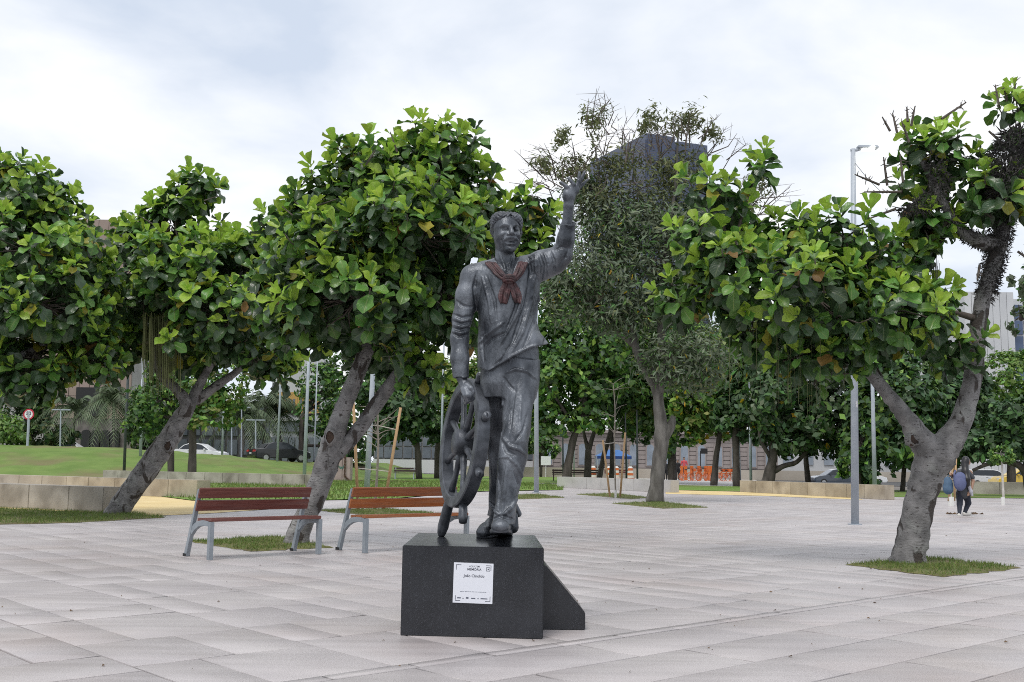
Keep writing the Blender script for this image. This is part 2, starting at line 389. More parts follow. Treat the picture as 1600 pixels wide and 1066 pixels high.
patch([(765, 776), (800, 781), (882, 778), (840, 772)], 'thin grass patch behind the statue', 400, .06)
patch([(900, 773), (985, 780), (1015, 778), (960, 771)], 'grass patch round the staked sapling', 300, .06)

# low stone walls, each a row of separate blocks
M_stone = mat('wall_stone', (.28, .255, .22), (.42, .39, .345), 1.6, .8, bump=.25, bscale=25, rnd=.12, coord='World', c3=(.12, .105, .085), scale3=1.1, amt3=.75)
M_stone_tan = mat('wall_stone_tan', (.33, .285, .22), (.45, .40, .32), 1.2, .8, bump=.25, bscale=25, rnd=.12, coord='World', c3=(.13, .10, .07), scale3=.9, amt3=.8)
M_stone_pale = mat('wall_stone_pale', (.42, .41, .40), (.50, .485, .465), 2, .8, bump=.2, bscale=25, rnd=.06, coord='World', c3=(.25, .24, .22), scale3=1., amt3=.5)
M_core = mat('wall_core', (.12, .115, .11), rough=.9)
def stone_wall(A, B, h, t, m, label, n=None, z=0.):
    A, B = np.array(A[:2]), np.array(B[:2]); L = np.linalg.norm(B - A); d = (B - A) / L; nr = np.array([-d[1], d[0]])
    if nr[1] < 0: nr = -nr
    n = n or max(2, int(L / 1.25)); r = root('stone_wall', label, 'wall', (*((A + B) / 2), z), 'low stone walls in the park')
    rz = math.atan2(d[1], d[0]); cc = (A + B) / 2 + nr * t / 2
    MB().box((*cc, z + h * .47), (L - .06, t - .06, h * .94), rz).build('core', M_core, r)
    x = 0.; ws = np.array([rs.uniform(.85, 1.15) for _ in range(n)]); ws *= L / ws.sum()
    for w in ws:
        c = A + d * (x + w / 2) + nr * t / 2; x += w; j = rs.uniform(-.006, .006)
        MB().box((*(c + nr * j), z + h / 2), (w - .012, t, h), rz).build('stone_block', m[0] if isinstance(m, tuple) and w is ws[-1] else (m[1] if isinstance(m, tuple) else m), r, bevel=.012)
    return r
_d = G(0, 793)[:2] - G(160, 801)[:2]
stone_wall(G(160, 801)[:2] + _d * 3, G(160, 801)[:2], .56, .5, M_stone, 'grey stained stone wall beside the leaning tree at the left edge')
_d = G(160, 773)[:2] - G(307, 779)[:2]
stone_wall(G(307, 779)[:2] + _d * 4, G(307, 779)[:2], .56, .55, (M_stone_pale, M_stone_tan), 'tan stone wall behind the yellow path, behind the left bench')
stone_wall(G(160, 751)[:2], G(503, 761)[:2], .55, .5, M_stone, 'long mottled stone wall at the foot of the grass bank')
stone_wall(G(870, 762)[:2], G(1048, 770)[:2], .56, .5, M_stone_pale, 'pale stone wall behind the feathery tree')
stone_wall(G(1156, 769)[:2], G(1382, 781)[:2], .56, .5, (M_stone_pale, M_stone_tan), 'tan and grey stone wall right of the yellow strip')
stone_wall(G(1475, 771)[:2], G(1660, 775)[:2], .62, .5, M_stone, 'dark stone wall behind the walking person')
# ------------------------------------------------------------------ trees
def fig_bark():
    m = mat('fig_bark', (.13, .125, .125), (.26, .25, .248), 6, .85); N, L = m.node_tree.nodes, m.node_tree.links; b = N['Principled BSDF']; src = b.inputs['Base Color'].links[0].from_socket
    t = N.new('ShaderNodeTexCoord')
    def noise(sc, st, det=4, dist=0.):
        mp = N.new('ShaderNodeMapping'); mp.inputs['Scale'].default_value = st; L.new(t.outputs['Object'], mp.inputs[0]); n = N.new('ShaderNodeTexNoise'); n.inputs['Scale'].default_value = sc; n.inputs['Detail'].default_value = det; n.inputs['Distortion'].default_value = dist; L.new(mp.outputs[0], n.inputs['Vector']); return n.outputs['Fac']
    def ramp(v, a, c, o=1.):
        r = N.new('ShaderNodeMapRange'); r.inputs[1].default_value = a; r.inputs[2].default_value = c; r.inputs[4].default_value = o; L.new(v, r.inputs[0]); return r.outputs[0]
    def mixc(f, col, s_):
        x = N.new('ShaderNodeMix'); x.data_type = 'RGBA'; x.inputs[7].default_value = (*col, 1); L.new(f, x.inputs[0]); L.new(s_, x.inputs[6]); return x.outputs[2]
    pat = ramp(noise(2.6, (1.6, 1.6, .8), 7, .6), .565, .60); len_ = ramp(noise(13, (1, 1, 3.2), 2), .66, .70, .9); spots = ramp(noise(9, (1, 1, 1), 2), .70, .73); lich = ramp(noise(4, (1, 1, 1), 6), .55, .70, .45)
    o = mixc(lich, (.36, .37, .35), src); o = mixc(pat, (.055, .045, .04), o); o = mixc(len_, (.07, .06, .058), o); o = mixc(spots, (.03, .027, .026), o); L.new(o, b.inputs['Base Color'])
    h = N.new('ShaderNodeMath'); h.operation = 'SUBTRACT'; L.new(noise(22, (1, 1, 2.2), 6), h.inputs[0]); L.new(pat, h.inputs[1])
    h2 = N.new('ShaderNodeMath'); h2.operation = 'SUBTRACT'; L.new(h.outputs[0], h2.inputs[0]); L.new(len_, h2.inputs[1])
    bp = N.new('ShaderNodeBump'); bp.inputs['Strength'].default_value = .8; bp.inputs['Distance'].default_value = .02; L.new(h2.outputs[0], bp.inputs['Height']); L.new(bp.outputs[0], b.inputs['Normal'])
    return m
M_bark = fig_bark()
M_bark_b = mat('dark_bark', (.045, .038, .032), (.10, .085, .075), 4, .9, bump=.8, bscale=9, stretch=(1, 1, .3))
M_bark_g = mat('grey_bark', (.085, .08, .07), (.19, .18, .165), 5, .9, bump=1., bscale=12, stretch=(1, 1, .35), c3=(.022, .018, .016), scale3=1.1, amt3=1.)
M_twig = mat('twig', (.07, .055, .045), (.12, .10, .085), 12, .85)
M_hollow = mat('shaded_cut_wood', (.07, .04, .025), (.02, .014, .012), 14, .8)  # cut wood coloured dark, shade of a hollow put into the colour
M_palebark = mat('pale_bark', (.42, .40, .36), (.55, .53, .49), 8, .8, bump=.4)

def fig_leaf_mat(name, c, rough=.38, tr=.28, rnd=.25, vein=(.30, .36, .12)):
    m = mat(name, c, tuple(v * 1.3 for v in c), 6, rough, rnd=rnd, hue=.012, transl=tr, spec=.5)
    N, L = m.node_tree.nodes, m.node_tree.links; b = N['Principled BSDF']; src = b.inputs['Base Color'].links[0].from_socket
    uv = N.new('ShaderNodeUVMap'); sp = N.new('ShaderNodeSeparateXYZ'); L.new(uv.outputs[0], sp.inputs[0])
    a = N.new('ShaderNodeMath'); a.operation = 'SUBTRACT'; a.inputs[1].default_value = .5; L.new(sp.outputs[0], a.inputs[0])
    ab = N.new('ShaderNodeMath'); ab.operation = 'ABSOLUTE'; L.new(a.outputs[0], ab.inputs[0])
    mid = N.new('ShaderNodeMapRange'); mid.inputs[1].default_value = .015; mid.inputs[2].default_value = .05; mid.inputs[3].default_value = 1; mid.inputs[4].default_value = 0; L.new(ab.outputs[0], mid.inputs[0])
    # side veins: v - 0.7|u| repeated
    k = N.new('ShaderNodeMath'); k.operation = 'MULTIPLY'; k.inputs[1].default_value = .75; L.new(ab.outputs[0], k.inputs[0])
    s = N.new('ShaderNodeMath'); s.operation = 'SUBTRACT'; L.new(sp.outputs[1], s.inputs[0]); L.new(k.outputs[0], s.inputs[1])
    q = N.new('ShaderNodeMath'); q.operation = 'PINGPONG'; q.inputs[1].default_value = .065; L.new(s.outputs[0], q.inputs[0])
    sv = N.new('ShaderNodeMapRange'); sv.inputs[1].default_value = .004; sv.inputs[2].default_value = .014; sv.inputs[3].default_value = .55; sv.inputs[4].default_value = 0; L.new(q.outputs[0], sv.inputs[0])
    mxx = N.new('ShaderNodeMath'); mxx.operation = 'MAXIMUM'; L.new(mid.outputs[0], mxx.inputs[0]); L.new(sv.outputs[0], mxx.inputs[1])
    f = N.new('ShaderNodeMath'); f.operation = 'MULTIPLY'; f.inputs[1].default_value = .55; L.new(mxx.outputs[0], f.inputs[0])
    x = N.new('ShaderNodeMix'); x.data_type = 'RGBA'; x.inputs[7].default_value = (*vein, 1); L.new(f.outputs[0], x.inputs[0]); L.new(src, x.inputs[6])
    for l in list(L):
        if l.from_socket == src and l.to_node != x: t = l.to_socket; L.remove(l); L.new(x.outputs[2], t)
    bp = N.new('ShaderNodeBump'); bp.inputs['Strength'].default_value = .35; bp.inputs['Distance'].default_value = .01; bp.invert = True; L.new(mxx.outputs[0], bp.inputs['Height']); L.new(bp.outputs[0], b.inputs['Normal'])
    return m
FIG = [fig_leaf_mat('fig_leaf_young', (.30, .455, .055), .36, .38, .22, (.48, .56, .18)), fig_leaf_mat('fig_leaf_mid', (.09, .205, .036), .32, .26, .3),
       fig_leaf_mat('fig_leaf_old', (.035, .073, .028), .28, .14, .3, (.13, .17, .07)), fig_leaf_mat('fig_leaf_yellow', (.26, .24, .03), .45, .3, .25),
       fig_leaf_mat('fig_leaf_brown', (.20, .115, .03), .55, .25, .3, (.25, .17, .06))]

# four shapes of fiddle leaf: rows along the leaf, columns across
def leaf_shape(curl, fold, wave, ph):
    T = np.array([0, .12, .3, .46, .62, .76, .88, .96, 1.0]); W = np.array([.025, .16, .25, .26, .32, .355, .315, .20, .05]); U = np.array([-1, -.5, 0, .5, 1.])
    v = []; uv = []
    for i, t in enumerate(T):
        for u in U:
            x = u * W[i]; y = t - (.05 if 0 < i < 8 else 0) * abs(u) * t
            z = -curl * t * t + fold * abs(u) * W[i] * 1.6 + wave * math.sin(t * 9 + ph + u * 1.5) * abs(u) * .5
            v.append((x, y, z)); uv.append((u * .5 + .5, t))
    nr, nc = len(T), len(U)
    f = [(i * nc + j, i * nc + j + 1, (i + 1) * nc + j + 1, (i + 1) * nc + j) for i in range(nr - 1) for j in range(nc - 1)]
    return np.array(v), np.array(f), np.array(uv)
LEAFS = [leaf_shape(.10, .34, .10, 0), leaf_shape(.24, .22, .15, 1.3), leaf_shape(.40, .28, .12, 2.2), leaf_shape(-.06, .48, .10, .7)]
LEAF_ME = {}
for si, (lv, lf, luv) in enumerate(LEAFS):
    for ci in range(5):
        me = fmesh('leaf', lv, lf, luv, True); me.materials.append(FIG[ci]); LEAF_ME[si, ci] = me

def fig_tree(name, label, Y, base, limbs, lobes, leaf_len, seed, knots=(), young=.5, spacing=.29, extra=()):
    rr = np.random.default_rng(seed); pr = random.Random(seed)
    b = P(*base, Y); b[2] = 0
    r = root(name, label, 'tree', b)
    S = Y / FPX
    tips = []
    for li, (dy, pts) in enumerate(limbs):
        mb = MB(); n = len(pts)
        q = limb(mb, [(*P(x, y, Y + dy0), w * S / 2) for (x, y, w, dy0) in pts], 16 if li == 0 else 12, 6, .05, seed + li)
        if li == 0:
            for i, vtx in enumerate(mb.v[:32]): mb.v[i] = (vtx[0], vtx[1], min(vtx[2], -.02) if i < 16 else vtx[2])
        mb.build('trunk' if li == 0 else 'limb', M_bark, r, smooth=True)
        tips += [tuple(v) for v in q[len(q) // 2:, :]]
    for (x, y, w, dy) in knots:                      # sawn-off branch stubs
        c = P(x, y, Y + dy); mb = MB(); R = w * S / 2
        mb.tube([c + np.array([0, .10, 0]), c + np.array([0, 0, 0]), c + np.array([0, -.03, 0]), c + np.array([0, -.045, 0])], [R * 1.3, R * 1.15, R, R * .78], 14, cap=False)
        dk = MB().disc(c + np.array([0, -.022, 0]), R * 1.0, (0, -1, 0), 14)
        wob_ = rr.normal(0, .10, 14)
        for m_b in (mb, dk):                          # irregular, taller than wide
            m_b.v = [tuple(c + (np.array(q) - c) * np.array([.78, 1, 1.12]) * (1 + wob_[i_ % 14] * np.array([1, 0, 1]))) for i_, q in enumerate(m_b.v)]
        k = mb.build('branch_stub', M_bark, r, smooth=True)
        dk.build('cut_hollow', M_hollow, k)  # flat disc, its dark colour paints the shaded hollow of the stub
    tips = np.array(tips)
    # lobes -> rosettes
    L = []
    for lb in lobes:
        x, y, rx, ry = lb[:4]; dy = lb[4] if len(lb) > 4 else pr.uniform(-.8, .8)
        c = P(x, y, Y + dy); L.append((c, np.array([rx * S, (rx + ry) / 2 * S * 1.05, ry * S])))
    ros = []
    for i, (c, rad) in enumerate(L):
        area = 4 * math.pi * ((rad[0] * rad[1]) ** 1.6 / 3 + (rad[0] * rad[2]) ** 1.6 / 3 + (rad[1] * rad[2]) ** 1.6 / 3) ** (1 / 1.6)
        for _ in range(int(area / spacing ** 2 * 1.25) + 1):
            d = rr.normal(size=3); d /= np.linalg.norm(d)
            p = c + d * rad * (rr.uniform(.70, 1.02) if rr.random() < .87 else rr.uniform(1.0, 1.28))
            if any(np.linalg.norm((p - c2) / r2) < .66 for j, (c2, r2) in enumerate(L) if j != i): continue
            if math.sin(2.3 * p[0] + seed) * math.sin(2.9 * p[2] + 1.3 * seed) * math.cos(1.1 * p[1]) > .42: continue
            nn = d / rad; nn /= np.linalg.norm(nn)
            if any(np.linalg.norm(p - q[0]) < spacing * .62 for q in ros): continue
            ros.append((p, nn, c))
    tw = MB(); leaves = []
    for (c, rad) in L:                                # branches into each lobe
        t = tips[np.argmin(np.linalg.norm(tips[:, :3] - c, axis=1))]
        m = (t[:3] + c) / 2 + rr.normal(0, .08, 3) - np.array([0, 0, .06])
        tw.tube(bend([(*t[:3], t[3] * .55), (*m, max(.022, t[3] * .4)), (*c, .018)], 3)[:, :3], np.linspace(max(.025, t[3] * .5), .014, 7), 6)
    for (p, nn, c) in ros:
        a = nn * .75 + np.array([0, 0, .75]) + rr.normal(0, .22, 3); a /= np.linalg.norm(a)
        st = p - a * .16; mid = (c + st) / 2 + rr.normal(0, .06, 3)
        if rr.random() < .75: tw.tube([c + (mid - c) * .25, mid, st, p], [.012, .011, .010, .007], 5)
        e1 = np.cross(a, [.3, .2, 1.]); e1 /= np.linalg.norm(e1); e2 = np.cross(a, e1)
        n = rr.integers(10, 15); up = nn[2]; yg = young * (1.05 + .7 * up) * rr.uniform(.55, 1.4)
        az0 = rr.random() * 6.28
        for i in range(n):
            f = i / (n - 1); az = az0 + i * 2.39996 + rr.normal(0, .15)
            rad_ = e1 * math.cos(az) + e2 * math.sin(az)
            el = math.radians(18 + 88 * f ** .8) + rr.normal(0, .12)
            d = a * math.cos(el) + rad_ * math.sin(el); d[2] -= .28 * f; d /= np.linalg.norm(d)
            nrm = a * math.sin(el) - rad_ * math.cos(el); nrm -= d * (nrm @ d); nrm /= np.linalg.norm(nrm)
            tw_ = rr.normal(0, .28); sx = np.cross(d, nrm); nrm2 = nrm * math.cos(tw_) + sx * math.sin(tw_); sx = np.cross(d, nrm2)
            ln = leaf_len * (.62 + .5 * f ** .5) * rr.uniform(.72, 1.22)
            bs = p + a * (.10 - .24 * f) + d * .03
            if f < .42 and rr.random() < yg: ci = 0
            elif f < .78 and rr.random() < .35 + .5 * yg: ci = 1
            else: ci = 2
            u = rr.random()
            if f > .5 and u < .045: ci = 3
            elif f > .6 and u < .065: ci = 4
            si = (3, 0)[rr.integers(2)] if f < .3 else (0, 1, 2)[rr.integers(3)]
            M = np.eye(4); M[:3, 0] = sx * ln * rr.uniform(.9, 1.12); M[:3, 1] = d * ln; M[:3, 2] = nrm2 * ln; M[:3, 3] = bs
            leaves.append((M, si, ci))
    for (x, y, dy, ax, cl) in extra: pass
    tw.build('branches', M_twig, r, smooth=True)['kind'] = 'stuff'
    # nearest, unobstructed leaves as single parts
    sc = []
    for k, (M, si, ci) in enumerate(leaves):
        c = M[:3, 3] + M[:3, 1] * .5; x, y = proj(c); vis = -10 < x < 1610 and 0 < y < 1066
        sc.append((0 if vis else 5) + c[1] - Y + (.4 if ci == 2 else 0) + .1 * rr.random())
    order = np.argsort(sc); first = set(order[:300].tolist())
    vs_, fs_, us_, ms_ = [], [], [], []; nb = 0
    crown_mats = FIG
    for k, (M, si, ci) in enumerate(leaves):
        if k in first: continue
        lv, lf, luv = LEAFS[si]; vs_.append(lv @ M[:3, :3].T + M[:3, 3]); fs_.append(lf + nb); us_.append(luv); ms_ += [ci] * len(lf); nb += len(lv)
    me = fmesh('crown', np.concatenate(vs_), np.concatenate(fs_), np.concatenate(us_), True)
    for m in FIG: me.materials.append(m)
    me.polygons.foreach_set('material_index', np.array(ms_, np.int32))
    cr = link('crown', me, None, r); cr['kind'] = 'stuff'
    inv = Matrix.Translation(-Vector(b))
    for k in first:
        M, si, ci = leaves[k]
        o = bpy.data.objects.new('leaf', LEAF_ME[si, ci]); COL.objects.link(o); o.parent = r; o.matrix_parent_inverse = inv; o.matrix_basis = Matrix(M.tolist())
    return r, L, Y

# limbs: (unused, [(px, py, width px, depth offset)])
TR = fig_tree('fig_tree', 'forked grey trunk fig tree with big leaves in a square grass patch', 14.0, (1415, 882),
    [(0, [(1417, 886, 60, 0), (1424, 850, 48, 0), (1436, 790, 46, 0), (1450, 740, 50, 0), (1463, 712, 60, 0), (1483, 688, 44, 0), (1505, 650, 32, 0), (1520, 590, 28, 0), (1527, 530, 26, 0), (1535, 470, 24, 0), (1552, 415, 24, 0), (1563, 370, 25, 0), (1580, 310, 17, .1), (1595, 240, 10, .2)]),
     (0, [(1462, 718, 44, -.02), (1440, 690, 40, -.05), (1418, 655, 28, -.1), (1392, 622, 22, -.1), (1350, 570, 17, -.1), (1300, 500, 13, -.1), (1230, 440, 9, -.1), (1150, 380, 6, -.1)]),
     (0, [(1562, 385, 27.6, 0), (1535, 378, 23.9, -.1), (1505, 362, 18.4, -.2), (1470, 310, 12.9, -.2), (1440, 250, 7.4, -.2)])],
    [(1112, 300, 50, 40, .1), (1185, 262, 22, 20, 0), (1088, 380, 42, 42, -.3), (1068, 465, 35, 34, -.1), (1150, 430, 66, 58, -.5), (1235, 380, 64, 48, .2), (1320, 372, 70, 46, -.2), (1262, 455, 88, 68, -.8),
     (1392, 405, 60, 62, .3), (1375, 490, 80, 62, -.6), (1290, 555, 85, 42, -.3), (1190, 505, 52, 46, .1), (1450, 480, 48, 46, -.3), (1490, 540, 38, 34, -.2), (1370, 575, 55, 32, .1), (1290, 470, 90, 70, .7), (1150, 350, 40, 40, .5),
     (1470, 235, 62, 36, -.1), (1545, 205, 52, 40, .1), (1592, 185, 36, 44, -.2), (1545, 300, 60, 38, -.3), (1428, 295, 40, 28, .1), (1442, 352, 34, 30, -.1), (1600, 285, 34, 50, .1), (1660, 250, 50, 90, .2)],
    .215, 3, [(1427, 686, 20, -.165)], .62)
T2 = fig_tree('fig_tree', 'large fig tree with twin leaning limbs growing behind the two benches', 15.9, (465, 850),
    [(0, [(462, 856, 44.8, 0), (468, 830, 35.1, 0), (490, 780, 35.1, 0), (512, 720, 37.5, 0), (522, 685, 35.1, 0), (534, 645, 27.8, 0), (552, 600, 26.6, 0), (572, 550, 24.2, 0), (592, 500, 20.6, 0), (610, 430, 15.8, 0), (640, 340, 9.7, 0), (660, 260, 5.4, 0)]),
     (0, [(520, 712, 27.8, .02), (545, 690, 24.2, .05), (572, 655, 23.0, .1), (600, 615, 21.8, .15), (640, 560, 18.2, .2), (700, 480, 13.3, .3), (760, 410, 8.5, .4), (820, 360, 5.4, .5)]),
     (0, [(590, 505, 17.0, 0), (550, 450, 12.1, 0), (500, 390, 8.5, -.1), (450, 350, 4.9, -.1)])],
    [(682, 245, 62, 58, 0), (590, 285, 84, 66, .2), (500, 315, 52, 42, .1), (640, 355, 105, 78, -.9), (522, 388, 92, 70, -.7), (742, 325, 38, 62, .1), (440, 350, 30, 20, 0), (560, 465, 92, 72, -1.1), (690, 460, 66, 66, -.7),
     (480, 485, 60, 58, -.3), (605, 535, 76, 46, .5), (440, 430, 38, 46, 0), (662, 580, 44, 38, .2), (830, 332, 36, 42, .7), (838, 400, 34, 46, .8), (800, 405, 40, 50, .9), (620, 330, 100, 80, .9), (560, 440, 90, 80, .9), (720, 520, 44, 50, .9)],
    .235, 7, [(516, 683, 21, -.215)], .6)
T1 = fig_tree('fig_tree', 'leaning fig tree with hanging aerial roots beside the low stone walls', 23.6, (182, 803),
    [(0, [(178, 812, 39.6, 0), (192, 786, 34.4, 0), (225, 740, 35.1, 0), (258, 694, 33.2, 0), (285, 650, 26.8, 0), (300, 625, 19.2, 0), (318, 590, 12.8, 0), (335, 555, 10.8, 0), (350, 480, 7.6, 0), (380, 420, 5.1, 0)]),
     (0, [(288, 650, 21.7, -.1), (290, 628, 19.2, -.15), (275, 608, 16.0, -.15), (255, 590, 14.0, -.1), (243, 555, 12.8, -.1), (245, 480, 8.9, 0), (280, 380, 6.4, 0)]),
     (0, [(305, 628, 16.6, .1), (335, 605, 14.0, .1), (380, 570, 10.2, .2), (420, 500, 6.4, .2)])],
    [(302, 300, 32, 32, 0), (268, 352, 54, 44, 0), (212, 372, 34, 34, .2), (290, 420, 84, 54, -1.0), (390, 418, 52, 50, -.4), (225, 450, 52, 50, -.6), (350, 490, 86, 64, -1.2), (398, 548, 54, 52, -.4), (310, 548, 44, 26, .5), (438, 480, 36, 56, 0),
     (180, 460, 40, 60, .2), (170, 545, 40, 46, .4), (320, 440, 110, 90, .9), (250, 500, 80, 60, .8), (430, 560, 36, 36, .2)],
    .29, 9, [(263, 697, 16, -.29)], .6, .37)
T0 = fig_tree('fig_tree', 'dense fig tree cut off by the left edge of the picture', 21.0, (-90, 812),
    [(0, [(-92, 820, 60, 0), (-86, 760, 50, 0), (-70, 690, 42, 0), (-40, 600, 34, 0), (10, 530, 26, 0), (40, 430, 18, 0), (60, 330, 10, 0)]), (0, [(-60, 670, 34, 0), (0, 580, 22, 0), (80, 530, 16, 0), (120, 440, 10, 0)])],
    [(30, 298, 54, 46, 0), (85, 330, 40, 42, .1), (40, 392, 84, 62, -.9), (118, 390, 46, 50, -.2), (60, 475, 86, 62, -1.0), (140, 440, 40, 46, .2), (130, 500, 44, 50, .2), (50, 560, 66, 56, -.4), (150, 560, 40, 30, .2), (15, 262, 26, 18, 0), (-40, 400, 70, 110, 0), (-30, 540, 60, 70, .1), (60, 420, 100, 90, .9)],
    .27, 13, [], .55, .36)
# ------------------------------------------------------------------ signed distance sculpting
class SDF:
    def __init__(s, lo, hi, h):
        s.lo = np.array(lo, float); s.h = h; s.n = np.ceil((np.array(hi) - s.lo) / h).astype(int) + 1
        s.D = np.full(s.n, .12, np.float32); s.ax = [s.lo[i] + h * np.arange(s.n[i]) for i in range(3)]
    def region(s, lo, hi):
        a = np.clip(np.floor((np.array(lo) - s.lo) / s.h).astype(int), 0, s.n); b = np.clip(np.ceil((np.array(hi) - s.lo) / s.h).astype(int) + 1, 0, s.n)
        sl = tuple(slice(a[i], b[i]) for i in range(3))
        return sl, s.ax[0][sl[0]][:, None, None].astype(np.float32), s.ax[1][sl[1]][None, :, None].astype(np.float32), s.ax[2][sl[2]][None, None, :].astype(np.float32)
    def put(s, sl, d, k, op):
        a = s.D[sl]
        if a.size == 0: return
        d = np.asarray(d, np.float32)
        if op == 'u':
            if k > 0: h = np.maximum(k - np.abs(a - d), 0) / k; s.D[sl] = np.minimum(a, d) - h * h * k * .25
            else: s.D[sl] = np.minimum(a, d)
        else:
            d = -d
            if k > 0: h = np.maximum(k - np.abs(a - d), 0) / k; s.D[sl] = np.maximum(a, d) + h * h * k * .25
            else: s.D[sl] = np.maximum(a, d)
    def cone(s, p0, p1, r0, r1, k=.02, op='u', flat=None):
        p0, p1 = np.array(p0, float), np.array(p1, float); m = max(r0, r1) + k + .06
        sl, x, y, z = s.region(np.minimum(p0, p1) - m, np.maximum(p0, p1) + m)
        ab = p1 - p0; L = ab @ ab + 1e-12
        t = np.clip(((x - p0[0]) * ab[0] + (y - p0[1]) * ab[1] + (z - p0[2]) * ab[2]) / L, 0, 1)
        fx, fy, fz = flat or (1, 1, 1)
        d = np.sqrt(((x - p0[0] - t * ab[0]) / fx) ** 2 + ((y - p0[1] - t * ab[1]) / fy) ** 2 + ((z - p0[2] - t * ab[2]) / fz) ** 2) - (r0 + t * (r1 - r0))
        s.put(sl, d, k, op)
    def chain(s, pts, k=.02, op='u'):
        for a, b in zip(pts[:-1], pts[1:]): s.cone(a[:3], b[:3], a[3], b[3], k, op)
    def ell(s, c, r, k=.02, op='u', R=None):
        c = np.array(c, float); r = np.array(r, float); m = r.max() + k + .06
        sl, x, y, z = s.region(c - m, c + m); x, y, z = x - c[0], y - c[1], z - c[2]
        if R is not None: x, y, z = (R[0][0] * x + R[0][1] * y + R[0][2] * z), (R[1][0] * x + R[1][1] * y + R[1][2] * z), (R[2][0] * x + R[2][1] * y + R[2][2] * z)
        q = np.sqrt((x / r[0]) ** 2 + (y / r[1]) ** 2 + (z / r[2]) ** 2); g = np.sqrt((x / r[0] ** 2) ** 2 + (y / r[1] ** 2) ** 2 + (z / r[2] ** 2) ** 2) + 1e-6
        s.put(sl, q * (q - 1) / g, k, op)
    def loft(s, sec, k=.02, op='u', sq=2.0, grow=0., fold=None):
        'sec rows: z, cx, cy, rx, ry'
        a = np.array(sorted(sec)); z0, z1 = a[0, 0], a[-1, 0]
        m = a[:, 3:].max() + .08
        sl, x, y, z = s.region((a[:, 1].min() - m, a[:, 2].min() - m, z0 - .08), (a[:, 1].max() + m, a[:, 2].max() + m, z1 + .08))
        cx, cy, rx, ry = [np.interp(z, a[:, 0], a[:, i]).astype(np.float32) for i in (1, 2, 3, 4)]
        rx, ry = rx + grow, ry + grow
        q = ((np.abs(x - cx) / rx) ** sq + (np.abs(y - cy) / ry) ** sq) ** (1 / sq)
        d = (q - 1) * np.minimum(rx, ry)
        if fold is not None: d = d + fold(x, y, z, np.arctan2(y - cy, x - cx))
        d = np.maximum(d, np.maximum(z0 - z, z - z1))
        s.put(sl, d, k, op)
    def hit(s, px, py, y0=7.2, y1=9.2):
        'first surface point along the line of sight of a photograph pixel'
        d = _ray(px, py); Y = np.arange(y0, y1, s.h * .4); q = np.array([0, 0, CAM_H]) + d[None, :] * (Y / d[1])[:, None]
        i = np.round((q - s.lo) / s.h).astype(int); ok = ((i >= 0) & (i < s.n)).all(1); i = np.clip(i, 0, s.n - 1)
        v = np.where(ok, s.D[i[:, 0], i[:, 1], i[:, 2]], 1); j = np.argmax(v < 0)
        return q[j] if v[j] < 0 else None
    def crease(s, pts, r=.008, k=.012, op='u', lift=0., n=6):
        q = []
        for a, b in zip(pts[:-1], pts[1:]):
            for t in np.linspace(0, 1, n, endpoint=False): q.append((a[0] + (b[0] - a[0]) * t, a[1] + (b[1] - a[1]) * t))
        q.append(pts[-1]); h = [s.hit(*p) for p in q]; m = len(h); seg = []
        for i in range(m - 1):
            if h[i] is None or h[i + 1] is None or np.linalg.norm(h[i] - h[i + 1]) > .08: continue
            f0, f1 = math.sin(math.pi * (i + .6) / (m + .2)) ** .6, math.sin(math.pi * (i + 1.6) / (m + .2)) ** .6
            seg.append((h[i] + np.array([0, -lift, 0]), h[i + 1] + np.array([0, -lift, 0]), r * max(f0, .2), r * max(f1, .2)))
        if not seg: return
        a = np.array([q[:2] for q in seg]).reshape(-1, 3); sl, x, y, z = s.region(a.min(0) - r - k - .03, a.max(0) + r + k + .03); D = None
        for (p0, p1, r0, r1) in seg:
            ab = p1 - p0; L = ab @ ab + 1e-12
            t = np.clip(((x - p0[0]) * ab[0] + (y - p0[1]) * ab[1] + (z - p0[2]) * ab[2]) / L, 0, 1)
            d = np.sqrt((x - p0[0] - t * ab[0]) ** 2 + (y - p0[1] - t * ab[1]) ** 2 + (z - p0[2] - t * ab[2]) ** 2) - (r0 + t * (r1 - r0))
            D = d if D is None else np.minimum(D, d)
        s.put(sl, D, k, op)
    def mesh(s, name):
        D = s.D; n = s.n; ins = D < 0
        c = [ins[i:n[0] - 1 + i, j:n[1] - 1 + j, k:n[2] - 1 + k] for i in (0, 1) for j in (0, 1) for k in (0, 1)]
        al = c[0].copy(); an = c[0].copy()
        for q in c[1:]: al &= q; an |= q
        act = np.argwhere(an & ~al); idx = np.full(n - 1, -1, np.int32); idx[tuple(act.T)] = np.arange(len(act))
        pos = np.zeros((len(act), 3)); cnt = np.zeros(len(act))
        cor = [(i, j, k) for i in (0, 1) for j in (0, 1) for k in (0, 1)]
        val = {q: D[act[:, 0] + q[0], act[:, 1] + q[1], act[:, 2] + q[2]] for q in cor}
        for q in cor:
            for axx in range(3):
                if q[axx] == 1: continue
                q2 = list(q); q2[axx] = 1; q2 = tuple(q2); a, b = val[q], val[q2]; m = (a < 0) != (b < 0)
                t = np.where(m, a / np.where(m, a - b, 1), 0); p = np.tile(np.array(q, float), (len(act), 1)); p[:, axx] += t
                pos[m] += p[m]; cnt[m] += 1
        v = s.lo + (act + pos / cnt[:, None]) * s.h; F = []
